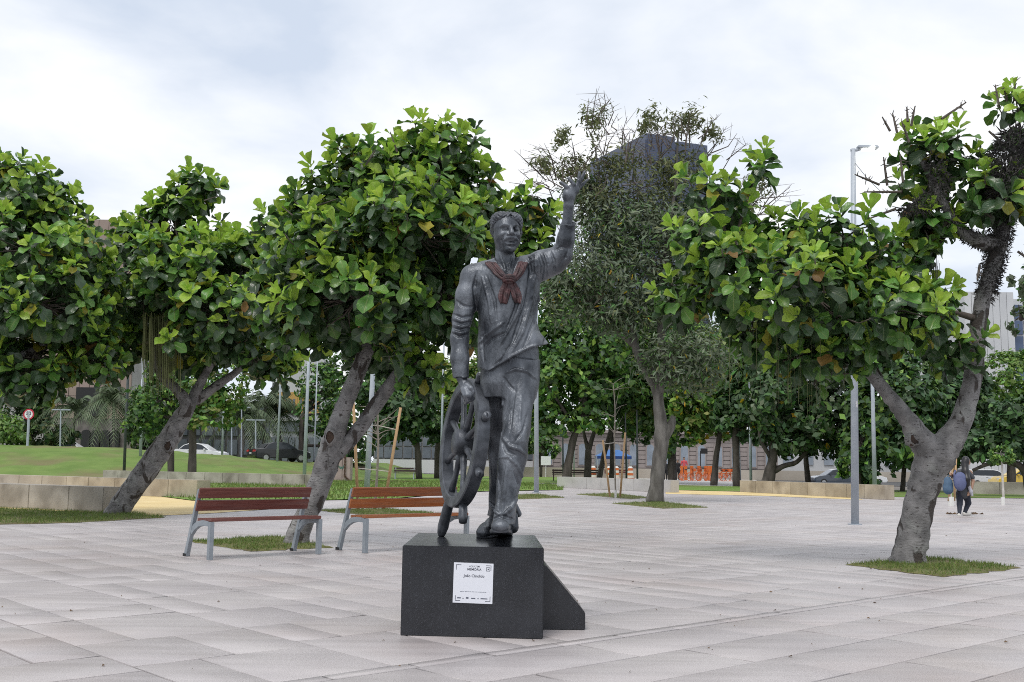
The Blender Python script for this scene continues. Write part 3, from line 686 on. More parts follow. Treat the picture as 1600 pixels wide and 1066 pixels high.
        for axx in range(3):
            o1, o2 = [(1, 2), (2, 0), (0, 1)][axx]
            sa = [slice(None)] * 3; sb = [slice(None)] * 3; sa[axx] = slice(0, -1); sb[axx] = slice(1, None)
            A, B = ins[tuple(sa)], ins[tuple(sb)]; ch = np.argwhere(A != B)
            ch = ch[(ch[:, o1] > 0) & (ch[:, o2] > 0) & (ch[:, o1] < n[o1] - 1) & (ch[:, o2] < n[o2] - 1)]
            fl = A[tuple(ch.T)]; e1 = np.zeros(3, int); e1[o1] = 1; e2 = np.zeros(3, int); e2[o2] = 1
            q = [idx[tuple((ch - d).T)] for d in (e1 + e2, e2, 0 * e1, e1)]
            f = np.stack(q, 1); f[~fl] = f[~fl][:, ::-1]; F.append(f)
        return fmesh(name, v, np.concatenate(F), smooth=True)

M_bronze = mat('bronze', (.045, .051, .061), (.18, .196, .222), 9, .32, metal=.5, bump=.3, bscale=70, c3=(.03, .035, .045), scale3=5, amt3=.8, rough2=.5, stretch=(1, 1, .5))
M_bronze_dark = mat('bronze_dark', (.045, .05, .06), (.12, .13, .15), 9, .42, metal=.45, bump=.12, bscale=140, c3=(.03, .035, .04), scale3=6, amt3=.6)
M_red = mat('red_patina', (.10, .042, .044), (.035, .018, .02), 22, .55, bump=.35, bscale=60, c3=(.04, .03, .035), scale3=20, amt3=.7)
SY = 8.05
def U(px, py, dy=0.): return P(px, py, SY + dy)
def sect(rows):
    out = []
    for (py, xl, xr, dy, ry) in rows:
        a, b = U(xl, py, dy), U(xr, py, dy); out.append(((a[2] + b[2]) / 2, (a[0] + b[0]) / 2, SY + dy, (b[0] - a[0]) / 2, ry))
    return out
def wob(amp, f, g=0.):
    return lambda x, y, z, a: amp * np.sin(a * f + z * g + np.sin(z * 9) * 1.3) + amp * .6 * np.sin(a * (f * 1.7) - z * g * .6 + 1.7)

statue = root('bronze_statue', 'dark bronze statue of a sailor waving with one raised hand on the black plinth', 'statue', (U(785, 840)[0], SY, .62))

# trousers
tr = SDF((-.42, 7.45, .60), (.32, 8.75, 2.25), .006)
tr.loft(sect([(520, 756, 836, 0, .135), (548, 753, 842, 0, .15), (575, 752, 842, 0, .155), (600, 752, 841, -.01, .15), (622, 754, 838, 0, .14)]), .03)
FL = sect([(565, 782, 842, -.02, .13), (600, 786, 840, -.05, .13), (640, 786, 833, -.11, .125), (668, 785, 829, -.16, .12), (690, 781, 826, -.19, .122), (717, 777, 823, -.19, .12), (750, 777, 816, -.19, .12), (785, 775, 808, -.22, .12), (805, 771, 805, -.25, .125), (819, 768, 804, -.27, .13)])
RL = sect([(565, 752, 805, .02, .125), (600, 752, 802, .05, .125), (640, 757, 800, .12, .12), (696, 762, 799, .23, .11), (750, 765, 797, .31, .105), (785, 764, 792, .37, .105), (806, 762, 790, .42, .11)])
tr.loft(RL, .04, fold=wob(.004, 3, 26)); tr.loft(FL, .035, fold=wob(.0035, 3, 20))
tr.cone(U(803, 806, -.1), U(801, 824, -.12), .03, .045, .04)
tr.cone(U(805, 790, .0), U(810, 803, .02), .02, .025, .04)
for (pts, r, op) in [([(790, 583), (805, 577), (822, 580), (838, 592)], .010, 'u'), ([(787, 590), (797, 604), (807, 613)], .008, 's'), ([(787, 597), (785, 640), (783, 684)], .008, 'u'),
    ([(785, 682), (797, 698), (811, 702), (823, 712)], .013, 'u'), ([(783, 688), (792, 706), (806, 712)], .012, 's'), ([(777, 715), (795, 714), (808, 728), (817, 748), (821, 765)], .011, 'u'),
    ([(793, 722), (789, 760), (785, 798)], .012, 'u'), ([(801, 730), (813, 762), (806, 782)], .010, 's'), ([(785, 806), (800, 793), (814, 768)], .012, 'u'), ([(777, 730), (781, 770), (778, 800)], .010, 's'),
    ([(769, 812), (783, 806), (803, 812)], .010, 's'), ([(815, 620), (812, 655), (815, 690)], .008, 'u'), ([(806, 600), (800, 640), (797, 675)], .010, 's'), ([(826, 640), (818, 672), (805, 690)], .008, 's'),
    ([(766, 790), (775, 800), (781, 805)], .010, 'u'), ([(763, 783), (770, 790), (778, 794)], .009, 's'), ([(757, 640), (766, 700), (769, 760)], .009, 'u'), ([(798, 640), (788, 655)], .008, 's')]:
    tr.crease(pts, r * 1.3, .008, op)

# blouse with loose hem and wide sleeves
bl = SDF((-.50, 7.65, 1.75), (.58, 8.55, 3.28), .006)
TOR = sect([(402, 775, 820, .02, .09), (412, 757, 836, .02, .125), (425, 748, 844, .01, .15), (440, 746, 844, 0, .165), (470, 745, 841, 0, .175), (500, 747, 838, -.01, .17), (518, 748, 844, -.01, .17), (530, 748, 854, -.01, .175), (540, 748, 862, -.01, .18), (550, 748, 865, -.01, .185), (566, 749, 867, -.01, .195), (590, 748, 868, -.01, .20)])
bl.loft(TOR, .03, fold=lambda x, y, z, a: .0045 * np.sin(a * 5 + z * 7) * np.clip((2.75 - z) * 2, 0, 1.6))
bl.chain([(*U(758, 425, .02), .085), (*U(740, 434, .02), .095), (*U(731, 462, 0), .088), (*U(722, 498, -.02), .072)], .04)
bl.chain([(*U(722, 498, -.02), .070), (*U(718, 530, -.05), .066), (*U(718.5, 560, -.08), .066), (*U(720, 590, -.10), .060)], .03)
bl.chain([(*U(830, 418, .02), .095), (*U(848, 414, -.02), .105), (*U(866, 408, -.05), .092), (*U(878, 399, -.08), .076)], .045)
bl.chain([(*U(878, 399, -.08), .074), (*U(884, 374, -.11), .062), (*U(887.5, 351, -.13), .057)], .03)
# hem cut: front edge climbs to the right
hx = np.array([U(x, y)[0] for x, y in ((740, 575), (750, 577), (763, 580), (800, 558), (830, 543), (858, 539), (880, 534))]); hz = np.array([U(x, y)[2] for x, y in ((740, 572), (750, 575), (763, 580), (800, 558), (830, 543), (858, 537), (880, 534))])
sl, x, y, z = bl.region((U(745, 500)[0], 7.6, 1.6), (.7, 8.6, 2.35)); zh = np.interp(x, hx, hz) + .03 * np.sin(np.clip((y - 8.05) * 3, -1.5, 1.5))
bl.put(sl, (z - zh) * .9 * np.ones_like(y), .0, 'none') if False else None
cutm = np.broadcast_to(zh - z, bl.D[sl].shape); bl.D[sl] = np.maximum(bl.D[sl], np.where(cutm > -.05, cutm, -9)).astype(np.float32)
inner = SDF.loft

# open sleeve ends, neck opening
bl.cone(U(720, 584, -.10), U(721, 600, -.11), .046, .052, .006, 's'); bl.cone(U(887, 358, -.13), U(888, 338, -.14), .040, .05, .006, 's')
sl, x, y, z = bl.region(U(700, 610, -.3), (U(742, 600)[0], 8.4, U(720, 590)[2]))
sl, x, y, z = bl.region((-.5, 7.6, U(720, 606, -.1)[2] - .05), (U(744, 590)[0], 8.5, U(720, 591, -.1)[2])); cz = U(720, 591, -.1)[2]; bl.D[sl] = np.maximum(bl.D[sl], cz - z)
q0, q1 = U(888, 347, -.13), U(889, 339, -.14); nv = (q1 - q0) / np.linalg.norm(q1 - q0) * 1.0 + np.array([-.25, -.25, 0]); nv /= np.linalg.norm(nv)
sl, x, y, z = bl.region(q0 - np.array([.12, .15, .07]), q0 + np.array([.12, .15, .14])); bl.D[sl] = np.maximum(bl.D[sl], (x - q0[0]) * nv[0] + (y - q0[1]) * nv[1] + (z - q0[2]) * nv[2])
for (pts, r, op) in [([(836, 428), (830, 470), (816, 520), (797, 556)], .012, 'u'), ([(829, 432), (820, 480), (802, 530), (780, 566)], .011, 's'), ([(821, 446), (808, 492), (778, 545)], .010, 'u'), ([(845, 448), (836, 500), (818, 544)], .012, 's'),
    ([(842, 455), (842, 500), (850, 532)], .010, 'u'), ([(748, 537), (764, 521), (788, 503)], .011, 'u'), ([(750, 548), (768, 530), (790, 520)], .011, 's'), ([(763, 579), (800, 556.5), (830, 541.5), (860, 536)], .008, 'u'),
    ([(746, 424), (741, 450), (744, 482)], .012, 's'), ([(753, 432), (764, 468), (768, 505)], .011, 'u'), ([(760, 430), (773, 470), (776, 500)], .010, 's'), ([(812, 440), (806, 480), (790, 520)], .009, 's'),
    ([(708, 491), (722, 497), (738, 494)], .010, 's'), ([(707, 502), (721, 507), (736, 503)], .010, 's'), ([(706, 512), (719, 516), (733, 512)], .009, 's'), ([(706, 521), (718, 526), (731, 523)], .009, 's'),
    ([(708, 497), (722, 502), (737, 499)], .008, 'u'), ([(707, 507), (721, 511), (735, 508)], .008, 'u'), ([(706, 517), (719, 521), (732, 518)], .008, 'u'), ([(713, 470), (722, 478), (738, 480)], .009, 's'),
    ([(842, 397), (848, 415), (846, 440)], .011, 's'), ([(850, 395), (857, 412), (856, 432)], .009, 'u'), ([(860, 393), (866, 408), (866, 424)], .009, 's'), ([(836, 398), (838, 425), (832, 450)], .010, 'u'), ([(826, 402), (829, 425), (824, 448)], .010, 's'),
    ([(873, 414), (884, 402), (889, 388)], .008, 's'), ([(866, 392), (876, 386), (888, 388)], .008, 's'), ([(709.5, 590), (720, 591), (732, 588)], .007, 'u'), ([(877, 342), (882, 350), (890, 354), (899, 352)], .006, 'u'),
    ([(757, 505), (753, 530), (756, 565)], .010, 's'), ([(800, 530), (785, 556), (768, 572)], .008, 'u'), ([(848, 545), (852, 530), (846, 505)], .009, 's')]:
    bl.crease(pts, r * 1.3, .008, op)
bl.loft([(r[0], r[1], r[2], r[3] - .035, r[4] - .035) for r in sorted(TOR) if r[0] < U(800, 546)[2]], .006, 's')
# sailor collar
def vneck(dx): return [(772, 404), (780, 418), (794, 440), (806, 425), (822, 405)]
for pts in ([(764, 407), (757, 413), (772, 416), (790, 436)], [(828, 401), (834, 406), (822, 414), (803, 433)]): bl.crease(pts, .011, .008, 'u')
bl.cone(U(784, 396, -.04), U(795, 433, -.16), .070, .012, .012, 's'); bl.cone(U(800, 396, -.04), U(797, 432, -.16), .060, .012, .012, 's'); bl.cone(U(788, 380, .03), U(790, 412, .02), .085, .075, .01, 's')

# figure: head, neck, chest, hands; hidden limbs keep it one surface
bd = SDF((-.50, 7.45, .62), (.60, 8.80, 3.46), .0055)
HC = U(791, 358, -.02)
bd.ell(HC, (.103, .128, .118), .0); bd.ell(U(794.5, 374, -.055), (.091, .085, .092), .04); bd.ell(U(796.5, 388, -.085), (.045, .045, .035), .03)
bd.ell(U(783.5, 374, -.03), (.055, .07, .065), .03)
bd.cone(U(788, 388, .015), U(791, 425, .03), .070, .088, .03)
bd.ell(U(791, 440, .02), (.17, .11, .13), .05)
bd.chain([(*U(791, 440, .02), .12), (*U(795, 520, 0), .12), (*U(797, 575, 0), .12)], .03)
bd.chain([(*U(798, 570, 0), .10), (*U(806, 640, -.10), .08), (*U(802, 690, -.18), .065), (*U(789, 790, -.22), .05), (*U(785, 822, -.28), .05)], .02)
bd.chain([(*U(785, 570, .02), .10), (*U(780, 640, .12), .08), (*U(781, 696, .23), .065), (*U(777, 790, .40), .05), (*U(773, 818, .46), .05)], .02)
bd.chain([(*U(765, 430, .02), .08), (*U(738, 436, .02), .06), (*U(722, 498, -.02), .05), (*U(719, 560, -.08), .042), (*U(721, 590, -.11), .034), (*U(724, 600, -.12), .034)], .02)
bd.chain([(*U(830, 420, .02), .08), (*U(855, 412, -.03), .06), (*U(878, 400, -.08), .05), (*U(886, 352, -.13), .04), (*U(888.5, 322, -.14), .036), (*U(889, 310, -.14), .036)], .02)
# waving hand: palm seen from its edge, five spread fingers
bd.ell(U(890.5, 303, -.14), (.042, .044, .060), .035); bd.ell(U(885, 304, -.16), (.026, .034, .040), .03); bd.ell(U(897, 297, -.13), (.042, .034, .040), .03)
for pts in ([(888, 300, -.16, .019), (885, 292, -.18, .016), (877, 285.5, -.19, .012)], [(893, 297, -.16, .017), (896, 288, -.17, .0155), (888.5, 278.5, -.18, .012)],
            [(900, 294, -.14, .017), (904.5, 283, -.13, .0155), (905.5, 270, -.12, .012)], [(902, 293, -.11, .016), (908, 281, -.10, .0145), (913.5, 268.5, -.09, .011)], [(903, 296, -.09, .015), (911, 288, -.06, .013), (918, 281, -.04, .010)]):
    bd.chain([(*U(a, b, c), r) for a, b, c, r in pts], .008)
# lower hand curled over the wheel rim
bd.ell(U(727, 606, -.13), (.040, .042, .058), .02)
for i, (x, dy) in enumerate(((724, -.16), (728, -.175), (732, -.17), (735.5, -.15))):
    bd.chain([(*U(x - 1, 608, dy), .020), (*U(x + 3 - i * .5, 618, dy - .03), .0185), (*U(x + 6 - i, 626 - i, dy + .005), .016), (*U(x + 4 - i, 630 - i * 1.5, dy + .05), .014)], .006)
bd.chain([(*U(730, 602, -.16), .022), (*U(736, 607, -.19), .018), (*U(739.5, 613, -.19), .015)], .01)
# face
for s_, ex, ey in ((-1, 789.2, 357.8), (1, 806, 359)):
    h = bd.hit(ex, ey); bd.ell(h + np.array([0, -.004, 0]), (.030, .026, .018), .010, 's')
    h2 = bd.hit(ex + .5, ey); bd.ell(h2 + np.array([0, .002, 0]), (.019, .015, .0115), .002)
    bd.crease([(ex - 3.4, ey + .4), (ex, ey - 1.6), (ex + 3.2, ey + .6)], .0038, .003); bd.crease([(ex - 3, ey + 1), (ex, ey + 2), (ex + 3, ey + 1)], .0032, .003)
bd.crease([(781.5, 354.3), (787.5, 350.3), (795.5, 352)], .008, .010, n=4); bd.crease([(801.5, 352.8), (808, 351), (813, 355)], .0075, .010, n=4)
h = bd.hit(798.6, 355); h2 = bd.hit(799.5, 365); bd.cone(h, h2 + np.array([.003, -.022, 0]), .011, .018, .014)
for x, y in ((794.6, 366.4), (803.4, 367)): h = bd.hit(x, y); bd.ell(h + np.array([0, -.002, 0]), (.014, .016, .011), .008)
for x, y, r in ((785.5, 367.5, .026), (808.5, 368, .020)): h = bd.hit(x, y); bd.ell(h + np.array([0, .012, 0]), (r, r, r * .9), .03)
bd.crease([(790.5, 365), (785.5, 370), (783.5, 379)], .010, .008, 's'); bd.crease([(806, 366.5), (810.5, 371), (811.5, 378)], .008, .007, 's')
bd.crease([(786.5, 376), (791, 372.2), (798.8, 370.8), (806, 372.5), (810, 376)], .0125, .008, n=4)
bd.crease([(789, 376.6), (793, 378.4), (798.5, 378.8), (804, 378.3), (808, 376.4)], .008, .004, 's', n=4); bd.crease([(792, 381), (798.6, 381), (805, 380.6)], .009, .008, n=4); bd.crease([(793, 384.8), (804, 384.6)], .007, .010, 's')
h = bd.hit(797.5, 390); bd.ell(h + np.array([0, .012, 0]), (.032, .026, .022), .02)
bd.ell(U(771.4, 364.5, -.005), (.016, .030, .036), .010); bd.ell(U(813.6, 364, .02), (.012, .028, .032), .010)
h = bd.hit(771, 364); bd.ell(h, (.008, .010, .016), .006, 's') if h is not None else None
for (pts, r, op) in [([(780, 395), (786, 410), (790, 422)], .008, 'u'), ([(801, 396), (797, 412), (794, 422)], .008, 'u'), ([(793, 415), (794, 428)], .010, 's')]: bd.crease(pts, r, .014, op)
# close-cropped curly hair
hr = SDF((HC[0] - .18, HC[1] - .2, HC[2] - .2), (HC[0] + .18, HC[1] + .2, HC[2] + .2), .0055)
hr.ell(U(783.5, 344.5, .0), (.082, .128, .062), .0); hr.ell(U(802.5, 345, .01), (.066, .118, .058), .012); hr.ell(U(789, 358, .045), (.114, .112, .115), .03)
hr.ell(U(794, 343.5, 0), (.07, .118, .055), .01); hr.ell(U(773, 352, -.01), (.030, .07, .055), .02); hr.ell(U(812.5, 352, 0), (.020, .06, .05), .02)
hr.ell(U(798.2, 336.0, -.12), (.012, .03, .010), .012, 's')
hr.ell(U(796.8, 367, -.150), (.086, .110, .100), .010, 's')
sl, x, y, z = hr.region(hr.lo, hr.lo + 1); hr.D[sl] += (.0038 * (np.sin(x * 230 + np.sin(z * 160)) * np.sin(z * 230 + 1) + np.sin(y * 230 + x * 90) * np.sin(z * 200 + x * 130))).astype(np.float32)

body = link('body', bd.mesh('body'), M_bronze, statue)
link('hair', hr.mesh('hair'), M_bronze_dark, body)
link('blouse', bl.mesh('blouse'), M_bronze, statue)
link('trousers', tr.mesh('trousers'), M_bronze, statue)
# shoes
def shoe(heel, toe, w, lift, nm='shoe'):
    heel, toe = np.array(heel), np.array(toe); d = toe - heel; L = np.linalg.norm(d); d /= L
    lo = np.minimum(heel, toe) - .2; hi = np.maximum(heel, toe) + .25; s = SDF(lo, hi, .006)
    upv = np.array([0, 0, 1.])
    s.chain([(*(heel + upv * .06), .062), (*(heel + d * L * .35 + upv * .07), .066), (*(heel + d * L * .72 + upv * .052), .060), (*(toe - d * .06 + upv * .045), .052)], .03)
    s.chain([(*(heel + upv * .06), .058), (*(heel + d * .03 + upv * .15), .058)], .03)
    s.cone(heel + d * L * .72 + upv * .05, toe - d * .05 + upv * .045, .074, .060, .02, flat=(1.05, 1.05, .75))
    s.chain([(*(heel + upv * .014), .066), (*(heel + d * L * .6 + upv * .016), .068), (*(toe - d * .055 + upv * .016), .062)], .0) if False else None
    # sole: flatten
    sl, x, y, z = s.region(lo, hi); base = heel[2] + ((x - heel[0]) * d[0] + (y - heel[1]) * d[1]) / (d[0] ** 2 + d[1] ** 2) ** .5 * d[2] / max((d[0] ** 2 + d[1] ** 2) ** .5, 1e-6)
    s.D[sl] = np.maximum(s.D[sl], base - z)
    sh = link(nm, s.mesh(nm), M_bronze, statue)
    t = SDF(lo, hi, .006)
    t.chain([(*(heel + upv * .02), .070), (*(heel + d * L * .45 + upv * .02), .064), (*(heel + d * L * .74 + upv * .02), .078), (*(toe - d * .07 + upv * .02), .064)], .03)
    sl, x, y, z = t.region(lo, hi); t.D[sl] = np.maximum(t.D[sl], np.maximum(base - z, z - base - .030))
    link('sole', t.mesh('sole'), M_bronze_dark, sh)
fz = .62
hf = G(786, 838, fz + .0); shoe((hf[0] + .01, hf[1] + .10, fz), (G(782, 848, fz)[0], 7.60, fz + .10), .07, 0)
hb = G(768, 834, fz); shoe((hb[0] + .05, hb[1] + .12, fz + .005), (G(755, 838, fz)[0] + .005, 8.46, fz), .07, 0)
# neckerchief: bundles of cords, knot and two tails
ncc = MB(); rk = random.Random(4)
def cords(path, n, spread, r, taper=1.):
    for i in range(n):
        u = (i - (n - 1) / 2) / max(n - 1, 1); pts = []; rr_ = []
        for j, (px, py, w) in enumerate(path):
            h = bl.hit(px + u * w, py) if bl.hit(px + u * w, py) is not None else bd.hit(px + u * w, py)
            if h is None: continue
            pts.append((*(h + np.array([0, -.014 + .006 * math.cos(i * 2.1 + j), .003 * math.sin(j * 2 + i)])), r * (taper if j == len(path) - 1 else 1)))
        if len(pts) < 2: continue
        q = bend(pts, 4); ncc.tube(q[:, :3], q[:, 3], 8)
cords([(766, 411, 14), (774, 421, 13), (782, 430, 12), (791, 437, 9)], 6, 1, .0105)
cords([(817, 411, 12), (813, 422, 12), (808, 431, 11), (801, 438, 9)], 6, 1, .0105)
cords([(793, 443, 10), (789, 455, 13), (787, 465, 13), (787, 475, 8)], 6, 1, .0105, .5)
cords([(800, 443, 9), (805, 455, 11), (808, 465, 11), (809, 474, 7)], 6, 1, .0105, .5)
kc = bl.hit(796, 439); kc = kc if kc is not None else bd.hit(796, 439)
for i in range(6):
    a = i * .5 - 1.2; c = kc + np.array([0, -.025, 0])
    ncc.tube([c + np.array([.045 * math.cos(t) * math.cos(a * .3) + .012 * a * .3, -.028 * math.sin(t) ** 2 - .01 * math.cos(a), .030 * math.sin(t) * math.cos(a) * 1.0 + .010 * a]) for t in np.linspace(0, math.pi, 9)], .0115, 8)
ncc.ball(kc + np.array([0, -.018, 0]), (.042, .03, .034))
tag(ncc.build('neckerchief', M_red, statue, smooth=True), 'reddish corded neckerchief knotted at the chest')

# ship's wheel
wn_ = np.array([-.945, -.325, .10]); wn_ /= np.linalg.norm(wn_); W0 = P(724.5, 692, 8.33)
wv = np.array([.125, 0, 1.]); wv -= wn_ * (wv @ wn_); wv /= np.linalg.norm(wv); wt = np.cross(wv, wn_)
if wt[1] > 0: wt = -wt                                        # towards the viewer
wheel = root('ship_wheel', 'bronze ship steering wheel held upright beside the statue leg', 'ship wheel', (W0[0], W0[1], .62))
def wp(a, r, o=0.): return W0 + (wv * math.cos(a) + wt * math.sin(a)) * r + wn_ * o
rim = MB(); nr = 64; prof = [(.415, -.042), (.423, -.050), (.490, -.050), (.50, -.042), (.50, .042), (.490, .050), (.423, .050), (.415, .042)]
rim.add([wp(2 * math.pi * i / nr, r_, o_) for i in range(nr) for r_, o_ in prof], [(i * 8 + k, i * 8 + (k + 1) % 8, ((i + 1) % nr) * 8 + (k + 1) % 8, ((i + 1) % nr) * 8 + k) for i in range(nr) for k in range(8)])
ro = rim.build('rim', M_bronze_dark, wheel, smooth=True, bevel=0); ro.data.set_sharp_from_angle(angle=math.radians(35))
hub = MB(); hub.tube([W0 - wn_ * .07, W0 - wn_ * .065, W0 + wn_ * .065, W0 + wn_ * .075, W0 + wn_ * .085], [.09, .10, .10, .09, .03], 20); hub.build('hub', M_bronze_dark, wheel, smooth=True)
for i in range(8):
    a = math.radians(22.5 + 45 * i)
    MB().tube([wp(a, .08), wp(a, .16), wp(a, .24), wp(a, .33), wp(a, .41)], [.026, .028, .022, .024, .027], 10).build('spoke', M_bronze_dark, wheel, smooth=True)
    if i == 4:
        t = wp(a, 1.0) - W0; s_ = (.625 - W0[2]) / t[2]; tip = s_
        MB().tube([wp(a, .49), wp(a, .54), wp(a, tip * .8 + .08), wp(a, tip - .02), wp(a, tip)], [.034, .040, .044, .034, .024], 12).build('handle', M_bronze_dark, wheel, smooth=True)
    elif i == 3:
        MB().tube([wp(a, .49), wp(a, .56), wp(a, .60), wp(a, .64)], [.032, .034, .036, .028], 12).build('handle', M_bronze_dark, wheel, smooth=True)
    elif i != 7:
        MB().tube([wp(a, .49), wp(a, .52), wp(a, .56), wp(a, .575), wp(a, .565)], [.030, .028, .031, .028, .012], 12).build('handle', M_bronze_dark, wheel, smooth=True)

# plinth of polished black granite with a slanted side stone
def granite():
    m = mat('black_granite', (.009, .010, .013), (.020, .022, .027), 3, .3, coord='World'); N, L = m.node_tree.nodes, m.node_tree.links; b = N['Principled BSDF']; src = b.inputs['Base Color'].links[0].from_socket
    g = N.new('ShaderNodeNewGeometry'); vo = N.new('ShaderNodeTexNoise'); vo.inputs['Scale'].default_value = 260; vo.inputs['Detail'].default_value = 3; L.new(g.outputs['Position'], vo.inputs['Vector'])
    r = N.new('ShaderNodeMapRange'); r.inputs[1].default_value = .54; r.inputs[2].default_value = .70; L.new(vo.outputs['Fac'], r.inputs[0])
    x = N.new('ShaderNodeMix'); x.data_type = 'RGBA'; x.inputs[7].default_value = (.07, .075, .09, 1); L.new(r.outputs[0], x.inputs[0]); L.new(src, x.inputs[6]); L.new(x.outputs[2], b.inputs['Base Color'])
    n2 = N.new('ShaderNodeTexNoise'); n2.inputs['Scale'].default_value = 4; L.new(g.outputs['Position'], n2.inputs['Vector'])
    rr = N.new('ShaderNodeMapRange'); rr.inputs[3].default_value = .14; rr.inputs[4].default_value = .36; L.new(n2.outputs['Fac'], rr.inputs[0]); L.new(rr.outputs[0], b.inputs['Roughness'])
    return m
M_gran = granite()
a, b_ = G(625.5, 993.5)[:2], G(848.5, 999)[:2]; dw = (b_ - a) / np.linalg.norm(b_ - a); dn = np.array([-dw[1], dw[0]])
pr_ = MB(); c4 = [a, b_, G(836, 836, .62)[:2] + np.array([0, -.03]), G(653, 832.5, .62)[:2]]; cen = np.mean(c4, 0)
pr_.prism([(*p, 0) for p in c4], (0, 0, .62))
plinth = root('plinth', 'black polished granite plinth under the bronze statue', 'plinth', (*cen, 0))
pr_.build('block', M_gran, plinth, bevel=.006)
sd = MB(); e0 = b_ + np.array([-.0, .44]); dv_ = (c4[2] - c4[1]) / np.linalg.norm(c4[2] - c4[1]); e0 = c4[1] + dv_ * .42 + dw * .004; e1 = G(914.5, 985)[:2]; ex = e1 - e0; sd.prism([(*e0, 0), (*e1, 0), (*e1, .125), (*(e0 + ex * .13), .455), (*e0, .47)], (*(dv_ * .7), 0))
sd.build('slanted_stone', M_gran, plinth, bevel=.006)

# notice plate on the front face
M_white = mat('sign_white', (.72, .74, .80), rough=.45); M_ink = mat('sign_ink', (.03, .035, .06), rough=.6); M_ink2 = mat('sign_ink_grey', (.10, .11, .15), rough=.6)
sL = a + dw * (np.interp(706, [625.5, 848], [0, np.linalg.norm(b_ - a)])); zt, zb_ = .52, .245
# plate frame: origin lower left, x along dw, z up
def pl(px, py): return G(px, py)
sw = .277; sh_ = .275; px0 = .362; pz0 = .235; rot = math.radians(-1.0)
sign = root('notice_plate', 'white square notice plate with black lettering on the plinth front', 'sign', (*(a + dw * (px0 + sw / 2)), pz0))
def fp(x, z, o=0.): return (*(a + dw * (px0 + x * math.cos(rot) - z * math.sin(rot)) - dn * o), pz0 + x * math.sin(rot) + z * math.cos(rot))
mb = MB(); mb.prism([fp(0, 0, .0005), fp(sw, 0, .0005), fp(sw, sh_, .0005), fp(0, sh_, .0005)], (*(-dn * .0045), 0)); mb.build('plate', M_white, sign)
def rect(x, z, w, h, m, nm): MB().add([fp(x, z, .0056), fp(x + w, z, .0056), fp(x + w, z + h, .0056), fp(x, z + h, .0056)], [(0, 1, 2, 3)]).build(nm, m, sign)
for (cx_, cz_, sx_, sz_) in ((.016, .262, 1, -1), (.262, .262, -1, -1), (.016, .014, 1, 1), (.262, .014, -1, 1)):
    t_ = .0035; mbk = MB(); L_ = .036
    for (x0, x1, z0, z1) in ((cx_, cx_ + sx_ * L_, cz_, cz_ + sz_ * t_), (cx_, cx_ + sx_ * t_, cz_ + sz_ * t_, cz_ + sz_ * L_)):
        q = [fp(min(x0, x1), min(z0, z1), .0056), fp(max(x0, x1), min(z0, z1), .0056), fp(max(x0, x1), max(z0, z1), .0056), fp(min(x0, x1), max(z0, z1), .0056)]; mbk.add(q, [(0, 1, 2, 3)])
    mbk.build('corner_mark', M_ink, sign)
mbk = MB()                                                       # small framed square, top right
for (x0, z0, w_, h_) in ((.228, .222, .026, .003), (.228, .246, .026, .003), (.228, .225, .003, .021), (.251, .225, .003, .021), (.237, .231, .008, .009)): mbk.add([fp(x0, z0, .0056), fp(x0 + w_, z0, .0056), fp(x0 + w_, z0 + h_, .0056), fp(x0, z0 + h_, .0056)], [(0, 1, 2, 3)])
mbk.build('square_mark', M_ink, sign)
def text(s, x, z, size, m, nm, bold=0., align='CENTER', frame=None, parent=None):
    cu = bpy.data.curves.new(nm, 'FONT'); cu.body = s; cu.size = size; cu.align_x = align; cu.offset = bold; cu.fill_mode = 'FRONT'
    t = bpy.data.objects.new(nm, cu); COL.objects.link(t); dg = bpy.context.evaluated_depsgraph_get()
    me = bpy.data.meshes.new_from_object(t.evaluated_get(dg)); bpy.data.objects.remove(t)
    for v in me.vertices: v.co = Vector((frame or fp)(x + v.co.x, z + v.co.y, .0056))
    me.materials.clear()
    return link(nm, me, m, parent or sign)
text('AQUI TEM', sw * .52, .2465, .016, M_ink, 'lettering', .0001); text('MEMÓRIA', sw * .52, .224, .0225, M_ink, 'lettering', .0004)
text('João Cândido', sw * .52, .178, .0265, M_ink, 'lettering', .0004)
mbk = MB(); x_ = .050
for w_ in (.018, .006, .014, .010, .012, .020, .012, .009, .016, .011, .013):
    mbk.add([fp(x_, .0765, .0056), fp(x_ + w_, .0765, .0056), fp(x_ + w_, .0795, .0056), fp(x_, .0795, .0056)], [(0, 1, 2, 3)]); x_ += w_ + .0042
mbk.build('small_print', M_ink2, sign)
mbk = MB()
for (x0, w_, h_) in ((.030, .026, .008), (.066, .012, .004), (.092, .018, .011), (.128, .030, .007), (.172, .010, .005), (.194, .048, .007)): mbk.add([fp(x0, .030, .0056), fp(x0 + w_, .030, .0056), fp(x0 + w_, .030 + h_, .0056), fp(x0, .030 + h_, .0056)], [(0, 1, 2, 3)])
mbk.build('logo_marks', M_ink2, sign)
